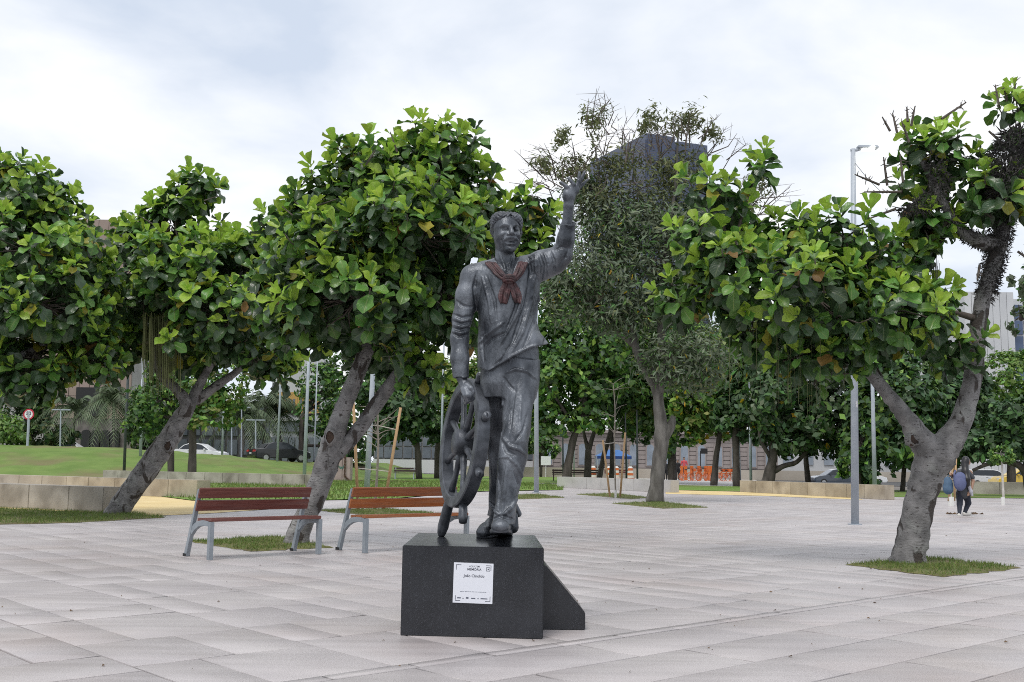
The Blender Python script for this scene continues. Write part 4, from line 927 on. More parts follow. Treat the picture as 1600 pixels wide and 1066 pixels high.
# ------------------------------------------------------------------ background trees
def leaf_mat(n, c, tr=.25, rnd=.35, hue=.025, rough=.55): return mat(n, c, tuple(v * 1.35 for v in c), .8, rough, rnd=rnd, hue=hue, transl=tr, coord='World')
LM = {'dark': leaf_mat('dark_leaves', (.035, .075, .028), .15), 'mid': leaf_mat('green_leaves', (.06, .135, .028)), 'light': leaf_mat('light_leaves', (.15, .27, .045)), 'yellowish': leaf_mat('yellow_green_leaves', (.19, .22, .06), .3),
      'grey': leaf_mat('grey_green_leaves', (.12, .155, .095), .25), 'palm': leaf_mat('palm_leaves', (.085, .12, .06), .2), 'vine': leaf_mat('vine_leaves', (.12, .22, .035), .2), 'bush': leaf_mat('bush_leaves', (.10, .175, .045)), 'olive': leaf_mat('olive_leaves', (.11, .13, .05), .2), 'flower': leaf_mat('yellow_flowers', (.5, .36, .02), .2)}
def crown_mesh(L, n, leaf, rr, clump=.5, aspect=.55, inner=.55, droop=0., mats=1, wts=None):
    'leaf quads scattered in clumps over ellipsoid lobes'
    vol = np.array([r_[0] * r_[2] + r_[0] * r_[1] for c, r_ in L]); cnt = (n * vol / vol.sum()).astype(int) + 1; ps, ns = [], []
    for (c, r_), k in zip(L, cnt):
        m = max(6, int(k / 22)); d = rr.normal(size=(m, 3)); d /= np.linalg.norm(d, axis=1)[:, None]; rad = rr.uniform(inner, 1.02, m) ** .7
        cc = d * rad[:, None]; i = rr.integers(0, m, k); q = cc[i] + rr.normal(0, .13 * clump * 2, (k, 3))
        ps.append(c + q * r_); nn = q + np.array([0, 0, .5]) + rr.normal(0, .55, (k, 3)); ns.append(nn / np.linalg.norm(nn, axis=1)[:, None])
    p, nn = np.concatenate(ps), np.concatenate(ns); k = len(p)
    t = rr.normal(size=(k, 3)); t[:, 2] -= droop; t -= nn * (t * nn).sum(1)[:, None]; t /= np.linalg.norm(t, axis=1)[:, None]; b = np.cross(nn, t)
    s = leaf * rr.uniform(.6, 1.3, k)[:, None]; w = s * aspect
    v = np.stack([p - t * s * .5, p + b * w * .5 + nn * s * .06, p + t * s * .5, p - b * w * .5 + nn * s * .06], 1).reshape(-1, 3)
    me = fmesh('crown', v, np.arange(4 * k).reshape(-1, 4))
    if mats > 1: me.polygons.foreach_set('material_index', rr.choice(mats, k, p=wts).astype(np.int32))
    return me
def leafy(name, label, Y, trunks, lobes, leaf, n, cols, seed, bark=None, group=None, cat='tree', wts=None, z0=0., clump=.5, aspect=.55, droop=0., inner=.55, twigs=14, depth=1.):
    rr = np.random.default_rng(seed); S = Y / FPX
    b = P(trunks[0][0][0], trunks[0][0][1], Y) if trunks else P(lobes[0][0], lobes[0][1] + lobes[0][3], Y)
    if z0 is not None: b[2] = z0
    r = root(name, label, cat, b, group); bark = bark or M_bark_b; tips = []
    for ti, tr_ in enumerate(trunks):
        mb = MB(); pts = []
        for i, q in enumerate(tr_):
            p = P(q[0], q[1], Y + (q[3] if len(q) > 3 else 0))
            if i == 0 and ti == 0: p = np.array([p[0], p[1], b[2] - .05])
            pts.append((*p, q[2] * S / 2))
        q = limb(mb, pts, 10, 4, .06, seed + ti); tips += [v for v in q[len(q) // 2:]]
        mb.build('trunk' if ti == 0 else 'limb', bark, r, smooth=True)
    L = []
    for lb in lobes:
        dy = lb[4] if len(lb) > 4 else rr.uniform(-.35, .35) * lb[2] * S
        L.append((P(lb[0], lb[1], Y + dy), np.array([lb[2] * S, (lb[2] + lb[3]) * .5 * S * depth, lb[3] * S])))
    if tips and twigs:
        tw = MB(); tips = np.array(tips)
        for (c, r_) in L:
            t = tips[np.argmin(np.linalg.norm(tips[:, :3] - c, axis=1))]
            q = bend([(*t[:3], t[3] * .6), (*((t[:3] + c) / 2 + rr.normal(0, .12, 3) * r_), t[3] * .4 + .02), (*c, .03)], 3); tw.tube(q[:, :3], q[:, 3].clip(.02), 6)
            for _ in range(max(2, twigs // len(L))):
                d = rr.normal(size=3); d[2] = abs(d[2]) * .7; d /= np.linalg.norm(d); e_ = c + d * r_ * .85
                tw.tube([c, (c + e_) / 2 + rr.normal(0, .06, 3) * r_, e_], [.03, .02, .008], 4, cap=False)
        tw.build('branches', bark, r)['kind'] = 'stuff'
    me = crown_mesh(L, n, leaf, rr, clump, aspect, inner, droop, len(cols), wts)
    for c in cols: me.materials.append(LM[c])
    link('crown', me, None, r)['kind'] = 'stuff'
    return r, L

# feathery tree in the middle distance, thin at the top with bare twigs
rr_ = np.random.default_rng(21)
ac, LA = leafy('feathery_tree', 'tall feathery grey-green tree with thick scarred trunk on the plaza', 35.7,
    [[(1023, 790, 28.8), (1026, 760, 23.0), (1030, 720, 21.6), (1034, 680, 23.0), (1030, 640, 17.3), (1026, 610, 15.8), (1012, 585, 13.0), (995, 550, 12.8), (985, 500, 9.3), (960, 400, 6.8), (940, 300, 4.2), (930, 230, 2.5)],
     [(1030, 615, 14.4), (1034, 560, 14.4), (1033, 500, 11.0), (1040, 400, 7.6), (1055, 290, 5.1), (1060, 200, 2.5)], [(1034, 690, 18.7), (1048, 665, 14.4), (1052, 650, 7.2)], [(990, 540, 9.3), (950, 500, 7.6), (900, 450, 5.1), (850, 400, 2.5)], [(1034, 520, 9.3), (1080, 450, 6.8), (1130, 360, 4.2), (1190, 300, 2.5)]],
    [(905, 300, 40, 30), (955, 350, 74, 52), (1030, 370, 80, 62), (930, 420, 70, 60), (1010, 450, 80, 66), (1075, 460, 56, 60), (885, 470, 48, 44), (1060, 560, 66, 56), (862, 440, 36, 40), (1100, 560, 50, 50), (960, 490, 60, 40), (1085, 360, 40, 60)],
    .25, 24000, ['grey', 'mid', 'olive', 'flower'], 21, M_bark_g, wts=[.74, .20, .052, .008], clump=.7, aspect=.26, inner=.25, droop=.6, twigs=50)
tw = MB()
for k in range(150):                                     # bare twig tips standing out of the crown
    if k < 110:
        x, y = random.choice([(905, 270), (960, 240), (1040, 240), (1065, 235), (1000, 260), (870, 290), (940, 200), (1090, 260), (1150, 340), (1180, 320)]); x += random.gauss(0, 16); y += random.gauss(0, 14)
        a = math.radians(random.gauss(90 if 880 < x < 1080 else (150 if x < 880 else 35), 22)); ln = random.uniform(25, 62)
    else:
        x, y = random.uniform(870, 1110), random.uniform(280, 520); a = random.uniform(0, 3.1); ln = random.uniform(20, 50)
    p0 = P(x, y, 35.7 + random.gauss(0, .8)); S = 35.7 / FPX; d = np.array([math.cos(a), random.gauss(0, .3), math.sin(a)]) * ln * S
    m = p0 + d * .5 + np.array([random.gauss(0, .08), 0, random.gauss(0, .08)]); tw.tube([p0, m, p0 + d], [.022, .016, .006], 4, cap=False)
    for _ in range(4):
        t = random.uniform(.35, .95); q = p0 + d * t; s2 = np.array([random.gauss(0, 1), random.gauss(0, .6), abs(random.gauss(.5, .6))]) * .32
        tw.tube([q, q + s2], [.010, .004], 3, cap=False)
tw.build('bare_twigs', M_twig, ac)['kind'] = 'stuff'
me = crown_mesh([(P(x, y, 35.7 + dy), np.array([rx * 35.7 / FPX, .8, ry * 35.7 / FPX])) for x, y, rx, ry, dy in ((925, 190, 26, 30, 0), (1010, 190, 22, 30, 0), (1070, 190, 44, 28, 0), (850, 260, 26, 16, 0), (1110, 210, 20, 18, .3), (1160, 320, 40, 26, .5), (1185, 285, 26, 20, .4), (880, 215, 20, 22, 0), (960, 260, 44, 40, 0), (1045, 265, 56, 40, .2), (900, 265, 40, 26, 0), (1000, 310, 70, 40, .3), (1060, 290, 40, 50, .3), (940, 300, 40, 50, 0))], 6500, .21, rr_, .8, .3, .1)
me.materials.append(LM['olive']); link('sparse_leaves', me, None, ac)['kind'] = 'stuff'

BG = 'trees in the background of the park'
def bt(label, *a, **k): return leafy('park_tree', label, *a, group=BG, **k)
bt('dark trunk tree with pale green crown seen left of the ship wheel', 82, [[(683, 747, 10), (684, 700, 9), (690, 660, 7), (700, 610, 5)], [(686, 672, 6), (670, 645, 4), (655, 620, 3)]], [(700, 600, 44, 40), (740, 610, 40, 46), (675, 640, 36, 34), (720, 650, 44, 36), (760, 650, 30, 40)], .48, 5600, ['yellowish', 'light', 'mid'], 31, wts=[.4, .35, .25])
bt('dark leafy tree behind the staked sapling left of the statue', 78, [[(655, 742, 11), (652, 700, 9), (645, 650, 7)], [(652, 700, 6), (630, 670, 4)]], [(640, 640, 48, 44), (610, 620, 44, 40), (668, 668, 32, 28), (600, 660, 40, 36), (650, 600, 40, 36), (580, 600, 40, 40)], .50, 5600, ['dark', 'mid'], 32, wts=[.7, .3])
bt('slim dark trunk tree at the foot of the grass bank', 59, [[(268, 741, 11), (267, 700, 10), (268, 640, 8), (262, 590, 6)]], [(245, 630, 44, 40), (270, 590, 44, 40), (225, 660, 30, 32)], .34, 2600, ['mid', 'light', 'dark'], 33, wts=[.5, .25, .25])
bt('straight black trunk tree on the lawn behind the long stone wall', 58.5, [[(300, 742, 15), (301, 700, 12), (302, 640, 10), (310, 590, 7)]], [(330, 650, 46, 26), (345, 630, 34, 24), (310, 610, 50, 36), (350, 590, 40, 36)], .34, 2600, ['mid', 'yellowish', 'light'], 34, wts=[.45, .25, .3])
bt('bushy tree growing right behind the leaning figs at far left', 86, [[(48, 700, 12), (46, 670, 9), (40, 640, 6)]], [(30, 640, 40, 46), (70, 676, 36, 24), (50, 650, 30, 30), (105, 680, 20, 16)], .45, 3200, ['dark', 'olive', 'mid'], 35, wts=[.5, .25, .25], z0=1.2)
bt('dark green tree in front of the brown building', 88, [[(225, 700, 10), (226, 640, 8)]], [(235, 640, 36, 40), (225, 680, 30, 26), (250, 680, 26, 26)], .45, 2600, ['mid', 'dark', 'light'], 36, wts=[.4, .4, .2], z0=1.2)
bt('leafy tree between the two left figs showing over the car', 96, [[(470, 705, 9), (472, 650, 7)]], [(500, 640, 40, 46), (520, 670, 34, 36), (545, 640, 40, 44), (560, 690, 26, 28), (500, 600, 40, 30), (545, 585, 46, 36), (570, 565, 36, 30)], .5, 4600, ['mid', 'dark', 'light'], 37, wts=[.45, .35, .2], z0=0)
bt('tree with curved black trunk and fresh green crown right of the statue', 70, [[(884, 752, 15), (890, 715, 12), (898, 680, 11), (912, 640, 9), (915, 600, 7)], [(900, 672, 7), (880, 640, 5), (860, 610, 4)]], [(885, 545, 58, 52), (935, 590, 52, 46), (860, 600, 38, 50), (905, 620, 50, 34), (850, 660, 26, 30), (950, 540, 46, 46), (870, 500, 44, 44), (900, 470, 60, 50, 3), (850, 560, 50, 60, 4), (866, 655, 40, 26), (930, 655, 34, 20)], .50, 9500, ['mid', 'light', 'dark'], 41, wts=[.5, .3, .2])
bt('tree with black trunk forking in a V beyond the pale wall', 75, [[(918, 752, 12), (919, 710, 10), (920, 702, 9), (930, 670, 6), (938, 640, 5)], [(919, 704, 8), (913, 680, 5), (910, 660, 4)]], [(950, 620, 42, 34), (975, 580, 50, 50), (930, 590, 46, 46), (960, 530, 60, 50, 4)], .50, 5200, ['mid', 'dark'], 42, wts=[.6, .4])
bt('slanting black trunk tree right of the V trunk tree', 77, [[(935, 752, 9), (944, 710, 8), (954, 675, 7), (958, 640, 6)]], [(985, 635, 40, 34), (1000, 590, 50, 50), (960, 550, 50, 50)], .50, 4600, ['light', 'mid', 'yellowish'], 43, wts=[.4, .4, .2])
bt('upright black trunk tree beside the blue canopy', 78, [[(955, 752, 8), (957, 700, 7), (953, 660, 6), (960, 620, 5)]], [(995, 645, 36, 34), (1010, 550, 56, 56), (1015, 610, 40, 46), (1000, 668, 30, 24)], .50, 5200, ['mid', 'light', 'dark'], 44, wts=[.4, .3, .3])
bt('ivy clad dark trunk tree right of the feathery tree', 72, [[(1050, 754, 14), (1050, 710, 13), (1052, 660, 11), (1060, 610, 8)]], [(1070, 610, 50, 46), (1050, 660, 22, 40), (1040, 690, 14, 40), (1090, 640, 40, 30), (1065, 680, 20, 24), (1080, 560, 60, 56, 3), (1050, 500, 50, 50, 4)], .48, 6500, ['mid', 'light', 'dark'], 45, wts=[.45, .3, .25])
bt('leaning black trunk tree in front of the orange bicycles', 68, [[(1115, 757, 12), (1119, 715, 9), (1124, 680, 8), (1128, 640, 6)]], [(1110, 600, 56, 44), (1150, 580, 44, 40), (1085, 570, 40, 40), (1130, 640, 40, 30), (1095, 655, 22, 30), (1140, 540, 50, 50), (1080, 620, 40, 40), (1090, 668, 26, 24), (1140, 668, 24, 22)], .48, 8000, ['light', 'yellowish', 'mid', 'flower'], 46, wts=[.42, .25, .29, .04])
bt('straight black trunk tree left of the tan wall', 66, [[(1151, 757, 13), (1150, 715, 11), (1150, 670, 10), (1160, 620, 7)]], [(1160, 630, 40, 36), (1140, 655, 30, 26), (1185, 610, 50, 50), (1175, 665, 30, 28), (1170, 560, 50, 50, 3)], .46, 5600, ['dark', 'mid'], 47, wts=[.65, .35])
bt('wide spreading dark tree with low crooked limbs above the tan wall', 60, [[(1196, 757, 22), (1204, 735, 17), (1208, 710, 13), (1205, 670, 10), (1215, 630, 8)], [(1206, 738, 10), (1225, 728, 8), (1245, 722, 7), (1262, 700, 6), (1275, 670, 5)], [(1204, 715, 8), (1190, 690, 6), (1185, 660, 5)]], [(1215, 630, 56, 46), (1260, 650, 56, 44), (1300, 620, 54, 46), (1245, 590, 60, 40), (1290, 670, 40, 30), (1320, 660, 40, 44), (1195, 660, 28, 30), (1240, 690, 46, 22), (1210, 560, 50, 50, 2), (1300, 560, 60, 50, 2)], .44, 10000, ['dark', 'mid', 'grey', 'flower'], 48, wts=[.55, .28, .16, .01])
bt('small black trunk tree behind the middle of the tan wall', 63, [[(1264, 758, 9), (1260, 725, 8), (1258, 690, 6)]], [(1275, 690, 34, 20), (1310, 695, 34, 26), (1340, 690, 30, 30)], .36, 1800, ['dark', 'mid'], 49, wts=[.7, .3])
bt('dense broad leaved tree behind the tall grey lamp post', 56, [[(1340, 765, 9), (1342, 730, 8), (1345, 690, 7)]], [(1370, 640, 50, 50), (1345, 690, 34, 40), (1390, 690, 44, 44), (1355, 735, 24, 30), (1330, 720, 20, 26), (1420, 630, 50, 50), (1370, 560, 60, 50, 2)], .46, 8000, ['dark', 'mid', 'light'], 50, wts=[.6, .27, .13])
bt('dark tree behind the forked fig tree at right', 58, [[(1410, 768, 8), (1412, 740, 7), (1415, 700, 6)]], [(1430, 680, 50, 44), (1470, 640, 50, 50), (1450, 720, 44, 24), (1500, 680, 46, 46), (1530, 650, 40, 44), (1460, 580, 50, 50, 2), (1510, 600, 40, 50, 2)], .46, 7500, ['dark', 'mid'], 51, wts=[.72, .28])
bt('dark spreading tree behind the walking person with arching limb', 50, [[(1610, 770, 16), (1600, 735, 12), (1575, 722, 8), (1545, 725, 6), (1520, 735, 5)], [(1605, 740, 10), (1610, 700, 8), (1600, 660, 6)]], [(1570, 690, 40, 34), (1530, 700, 32, 24), (1610, 690, 40, 34), (1590, 650, 40, 30)], .38, 3400, ['dark', 'mid'], 52, wts=[.75, .25])
leafy('vine_covered_tree', 'rounded tree smothered in bright green vines at the right edge', 62, [[(1580, 766, 14), (1580, 720, 12), (1578, 680, 9)]], [(1580, 600, 52, 50), (1625, 590, 50, 46), (1545, 640, 30, 44), (1560, 670, 30, 44), (1600, 650, 44, 40), (1525, 690, 20, 26)], .26, 13000, ['vine', 'mid'], 53, wts=[.8, .2], clump=.25, inner=.92, twigs=0)
leafy('shrub', 'round bright green shrub below the speed limit sign', 76, [], [(18, 675, 24, 24), (-10, 670, 26, 28), (36, 684, 14, 14)], .30, 2200, ['bush', 'light'], 54, cat='shrub', wts=[.7, .3], z0=1.9)
BUSHY = leafy('sapling', 'young bushy sapling with whitewashed foot right of the walking person', 38, [[(1568, 782, 4), (1567, 760, 3.5), (1566, 735, 3), (1565, 712, 2.5)]], [(1565, 710, 18, 14), (1556, 716, 10, 9), (1576, 716, 10, 9)], .14, 900, ['mid', 'light'], 55, bark=M_palebark, wts=[.6, .4], twigs=10)
leafy('sapling_tree', 'sprig of a tree with sparse leaves at the right edge against the sky', 20, [[(1640, 800, 20), (1640, 600, 14), (1630, 500, 8), (1605, 450, 4)]], [(1600, 440, 22, 26), (1595, 500, 16, 30), (1640, 460, 40, 80)], .16, 900, ['grey', 'mid'], 56, cat='tree', wts=[.7, .3], inner=.2)
# far trees that read as one mass behind everything
rf = np.random.default_rng(77); LF = []
for X in np.arange(-230, 300, 7.5):
    Y = 205 + rf.uniform(-14, 14); h = rf.uniform(5, 9); LF.append((np.array([X, Y, h * .55 + (1.0 if X < -20 else 0)]), np.array([6.5, 4.5, h * .6])))
me = crown_mesh(LF, 26000, 1.4, rf, .5, .6, .6, mats=2, wts=[.7, .3]); me.materials.append(LM['dark']); me.materials.append(LM['mid'])
tag(link('far_trees', me), 'dark belt of far trees closing the park', 'trees', None, 'stuff')

# palms
def palm(label, Y, x, y0, y1, n, ln, seed, z0=1.2, w=5):
    rr = np.random.default_rng(seed); b = P(x, y0, Y); b[2] = z0; top = P(x + rr.uniform(-3, 3), y1, Y); r = root('palm_tree', label, 'palm', b, 'palms along the road')
    mb = MB(); limb(mb, [(*b, w * Y / FPX * .6), (*((b + top) / 2 + rr.normal(0, .1, 3)), w * Y / FPX * .45), (*top, w * Y / FPX * .4)], 8, 4, .05, seed); mb.build('trunk', M_bark_g, r, smooth=True)
    for k in range(n):
        a = rr.random() * 6.283; el = rr.uniform(-.2, 1.3); d = np.array([math.cos(a) * math.cos(el), math.sin(a) * math.cos(el), math.sin(el)]); L_ = ln * rr.uniform(.75, 1.15); m = 12
        t = np.linspace(0, 1, m)[:, None]; q = top + d * t * L_ + np.array([0, 0, -1]) * (t ** 2.1) * L_ * (.55 + .35 * math.cos(el)); fm = MB(); fm.tube(q, np.linspace(.035, .01, m), 4, cap=False)
        for i in range(1, m):
            tg = q[i] - q[i - 1]; tg /= np.linalg.norm(tg); sd_ = np.cross(tg, [0, 0, 1]); sd_ /= np.linalg.norm(sd_) + 1e-9
            for s_ in (-1, 1):
                for o_ in (0, .5):
                    base = q[i] + (q[i - 1] - q[i]) * o_; l2 = L_ * .30 * math.sin(math.pi * (.15 + .8 * (i - o_) / m)); tip = base + sd_ * s_ * l2 * .75 + tg * l2 * .5 - np.array([0, 0, 1]) * l2 * rr.uniform(.35, .7)
                    fm.add([base - tg * .05, base + tg * .05, tip], [(0, 1, 2)])
        fm.build('frond', LM['palm'], r)
bt('pale green tree behind the statue legs filling the gap to the warehouse', 100, [[(845, 742, 7), (846, 700, 6), (848, 670, 4)]], [(840, 690, 26, 24), (815, 670, 30, 30), (860, 700, 16, 16), (800, 690, 24, 24)], .5, 2600, ['mid', 'light', 'grey'], 57, wts=[.5, .25, .25])
palm('drooping palm in front of the brown building doorway', 84, 178, 703, 625, 30, 3.6, 61)
palm('thin palm at the left of the brown building', 86, 118, 702, 640, 22, 3.2, 62)
palm('palm left of the parked black car', 92, 377, 712, 650, 28, 3.6, 63)
palm('tall full palm behind the parked black car', 95, 412, 712, 632, 32, 3.8, 64)
palm('palm between two lamp posts behind the black car', 97, 438, 712, 646, 26, 3.4, 65)
palm('low feathery palm left of the standing trunks on the bank', 90, 232, 705, 640, 24, 3.2, 66)

# hanging aerial roots of the leaning fig, creepers and roots on the forked fig
def strands(tree, n, xr, y0, y1, Y, m, r_, nm):
    mb = MB()
    for _ in range(n):
        x = random.uniform(*xr) if random.random() < .4 else random.gauss((xr[0] + xr[1]) / 2, (xr[1] - xr[0]) / 7); ya = random.uniform(*y0); yb = random.uniform(*y1); dy = random.gauss(0, .25); w_ = random.gauss(0, 1.5)
        mb.tube([P(x, ya, Y + dy), P(x + w_ * .6, (ya + yb) / 2, Y + dy), P(x + w_, yb, Y + dy)], [r_, r_ * .9, r_ * .5], 3, cap=False)
    mb.build(nm, m, tree)['kind'] = 'stuff'
M_root = mat('aerial_root', (.11, .13, .05), (.17, .18, .08), 3, .9, rnd=.3); M_epi = mat('dry_creeper', (.035, .032, .035), (.07, .065, .06), 8, .95, rnd=.4)
strands(T1[0], 130, (222, 285), (488, 500), (540, 625), 22.6, M_root, .011, 'aerial_roots')
strands(TR[0], 26, (1115, 1320), (440, 560), (600, 650), 13.6, M_root, .004, 'aerial_roots'); strands(TR[0], 14, (1440, 1475), (400, 420), (440, 475), 13.9, M_epi, .004, 'aerial_roots')
def fuzz(tree, path, n, ln, nm):
    mb = MB(); q = bend([(*P(x, y, Y), w) for x, y, w, Y in path], 6)
    for _ in range(n):
        c = q[random.randrange(len(q))]; d = np.array([random.gauss(0, 1), random.gauss(0, 1), random.gauss(0, 1)]); d /= np.linalg.norm(d); p = c[:3] + d * c[3] * random.uniform(.7, 1.1); e_ = p + (d + np.array([random.gauss(0, .6), random.gauss(0, .6), random.gauss(-.3, .6)])) * ln * random.uniform(.4, 1.3)
        s_ = np.cross(d, [random.random(), random.random(), random.random()]) * .012; mb.add([p - s_, p + s_, e_], [(0, 1, 2)])
    mb.build(nm, M_epi, tree)['kind'] = 'stuff'
fuzz(TR[0], [(1540, 460, .13, 13.95), (1552, 415, .15, 13.95), (1563, 370, .16, 13.95), (1575, 320, .13, 14.0), (1580, 290, .16, 14)], 6000, .026, 'creeper')
fuzz(TR[0], [(1560, 380, .11, 13.9), (1530, 376, .11, 13.9), (1505, 362, .10, 13.8), (1475, 320, .09, 13.8)], 2200, .024, 'creeper')
fuzz(TR[0], [(1565, 300, .18, 13.5), (1580, 270, .22, 13.4), (1572, 240, .20, 13.5), (1590, 215, .18, 13.5)], 2600, .06, 'creeper')
fuzz(TR[0], [(1455, 250, .10, 13.6), (1470, 290, .12, 13.6), (1440, 320, .10, 13.6), (1410, 330, .05, 13.6)], 1000, .05, 'creeper')
tw = MB()
for x, y, a, ln in ((1418, 215, 110, 28), (1400, 200, 95, 26), (1425, 190, 80, 24), (1418, 185, 85, 20), (1388, 200, 120, 20), (1480, 180, 35, 40), (1560, 160, 95, 30), (1585, 150, 85, 28), (1575, 165, 100, 30), (1365, 285, 165, 34), (1395, 300, 175, 40), (1390, 330, 200, 34), (1385, 280, 100, 34), (1410, 275, 90, 36), (1530, 420, 250, 20), (1600, 400, -30, 40)):
    p0 = P(x, y, 13.7); d = np.array([math.cos(math.radians(a)), random.gauss(0, .2), math.sin(math.radians(a))]) * ln * 14 / FPX; tw.tube([p0 - d * .3, p0 + d * .4, p0 + d], [.018, .015, .008], 6)
    for _ in range(9): t = random.random(); q = p0 + d * t; tw.tube([q, q + np.array([random.gauss(0, 1), random.gauss(0, 1), random.gauss(.3, 1)]) * .035], [.008, .003], 4)
tw.build('bare_twigs', M_twig, TR[0])['kind'] = 'stuff'
# dead branchlets inside the second and first crowns
for T_, pts_ in ((T2[0], [(580, 245, 60, 16), (615, 222, 110, 18), (455, 335, 140, 20), (500, 320, 20, 30)]), (T1[0], [(230, 345, 150, 20), (330, 310, 20, 12)])):
    tw = MB(); YY_ = 15.3 if T_ is T2[0] else 23
    for x, y, a, ln in pts_:
        p0 = P(x, y, YY_); d = np.array([math.cos(math.radians(a)), 0, math.sin(math.radians(a))]) * ln * YY_ / FPX; tw.tube([p0 - d, p0, p0 + d], [.016, .013, .006], 5)
    tw.build('bare_twigs', M_twig, T_)['kind'] = 'stuff'
# ------------------------------------------------------------------ benches
M_steel = mat('grey_painted_steel', (.21, .24, .27), (.27, .30, .33), 6, .5, rnd=.03); M_rubber = mat('rubber', (.015, .015, .016), rough=.8)
def wood(n, c1, c2, c3): return mat(n, c1, c2, 3, .5, bump=.25, bscale=8, stretch=(1.2, 22, 22), c3=c3, scale3=.9, amt3=.6, rnd=.10)
M_wood_red = wood('red_brown_wood', (.115, .032, .026), (.17, .055, .042), (.17, .10, .09)); M_wood_or = wood('orange_brown_wood', (.20, .06, .022), (.30, .10, .035), (.24, .15, .11))
M_wood_or2 = wood('orange_wood', (.28, .085, .025), (.38, .13, .04), (.27, .17, .12))
def bench(label, loc, L, woods):
    r = root('park_bench', label, 'bench', (loc[0], loc[1], 0), 'wooden park benches'); r.rotation_euler = (0, 0, ANG)
    def part(mb, nm, m, p=None, bv=.004): return mb.build(nm, m, p or r, world=False, bevel=bv)
    top = (.34, .86); foot = (.64, .0); dz = np.array([0, top[0] - foot[0], top[1] - foot[1]]); dz /= np.linalg.norm(dz)
    for x in (0, L):
        part(MB().box((x, .025, .225), (.05, .075, .45)), 'front_leg', M_steel)
        lg = part(MB().prism([(x - .025, foot[0] - .035, 0), (x - .025, foot[0] + .04, 0), (x - .025, top[0] + .035, top[1] - .02), (x - .025, top[0] - .01, top[1] - .02)], (.05, 0, 0)), 'rear_leg', M_steel)
        part(MB().box((x, foot[0] + .01, .012), (.056, .085, .05)), 'foot_cap', M_rubber, lg, 0)
        arc = [(-.012, .405), (.10, .43), (.22, .435), (.34, .42), (.44, .385), (.52, .325)]; low = [(.50, .25), (.42, .315), (.32, .36), (.20, .378), (.08, .378), (-.012, .36)]
        part(MB().prism([(x - .022, y, z + .03) for y, z in arc] + [(x - .022, y, z + .02) for y, z in low], (.044, 0, 0)), 'seat_bracket', M_steel)
    for k, y in enumerate((.055, .185, .315)): part(MB().box((L / 2 + .0, y, .468 + (.006, 0, -.004)[k]), (L + .02 - .1 * 0, .12, .04)), 'seat_slat', woods[k % len(woods)])
    for k, (z0, z1) in enumerate(((.57, .70), (.725, .855))):
        zc = (z0 + z1) / 2; yc = np.interp(zc, [0, top[1]], [foot[0], top[0]]) - .035; M = Matrix.Rotation(math.atan2(foot[0] - top[0], top[1]), 3, 'X')
        part(MB().box((L / 2, yc - .012, zc), (L + .06, .035, z1 - z0), M=M), 'back_slat', woods[(k + 1) % len(woods)])
    return r
f1 = G(329, 875.5); bench('dark red wooden bench with grey steel legs left of the leaning trunk', f1, 1.52, [M_wood_red, M_wood_red])
f2 = G(572, 864.5); bench('orange brown wooden bench with grey steel legs behind the ship wheel', f2, 1.74, [M_wood_or2, M_wood_or2, M_wood_or])

# ------------------------------------------------------------------ lamp posts and poles
M_pole = mat('galvanised_pole', (.34, .38, .43), (.41, .45, .50), 3, .45, metal=.1); M_dpole = mat('dark_green_pole', (.06, .075, .08), (.09, .10, .105), 3, .5)
M_lampglow = bpy.data.materials.new('lit_lamp'); M_lampglow.use_nodes = True
_b = M_lampglow.node_tree.nodes['Principled BSDF']; _b.inputs['Emission Color'].default_value = (1, .93, .78, 1); _b.inputs['Emission Strength'].default_value = 6; _b.inputs['Base Color'].default_value = (.9, .9, .85, 1)
M_stick = mat('sticker', (.6, .6, .62), (.35, .35, .4), 60, .5)
def pole(label, base, topx, topy, Y, r0, m=None, head=None, z0=None):
    b = P(*base, Y)
    if z0 is not None: b[2] = z0
    t = P(topx, topy, Y); r = root('lamp_post', label, 'lamp post', b, 'lamp posts in the park')
    MB().tube([b, b + (t - b) * .45, t], [r0, r0 * .88, r0 * .62], 14).build('pole', m or M_pole, r, smooth=True)
    MB().tube([b, b + np.array([0, 0, .02])], r0 * 1.7, 14).build('base_plate', m or M_pole, r)
    if head:
        dx = head; hd = t + np.array([dx * .42, 0, .02])
        MB().tube([t - np.array([dx * .1, 0, .04]), t + np.array([dx * .18, 0, -.02]), hd], [.04, .035, .03], 8).build('arm', m or M_pole, r)
        h = MB(); h.box(hd + np.array([dx * .22, 0, .02]), (.46, .16, .07)); h.build('lamp_head', m or M_pole, r, bevel=.02)
        return r, hd
    return r, t
lp, hd = pole('tall grey lamp post with lit lamp behind the forked fig', (1336, 820), 1333, 233, 23.3, .085, head=.5, z0=0)
MB().box(hd + np.array([.12, 0, -.03]), (.26, .13, .03)).build('lamp_glass', M_lampglow, lp)
MB().ball(hd + np.array([.2, -.10, -.0]), .045).build('lamp_bulb', M_lampglow, lp)  # glowing bulb of the lit lamp, set on the front of the head
MB().tube([P(1336, 255, 23.3), P(1356, 280, 22), P(1380, 303, 20.5)], .008, 4).build('cable', M_dpole, lp)
c = P(1336, 632, 23.3); MB().add([c + np.array([-.012, -.082, -.07]), c + np.array([.03, -.082, -.07]), c + np.array([.03, -.082, .07]), c + np.array([-.012, -.082, .07])], [(0, 1, 2, 3)]).build('sticker', M_stick, lp)
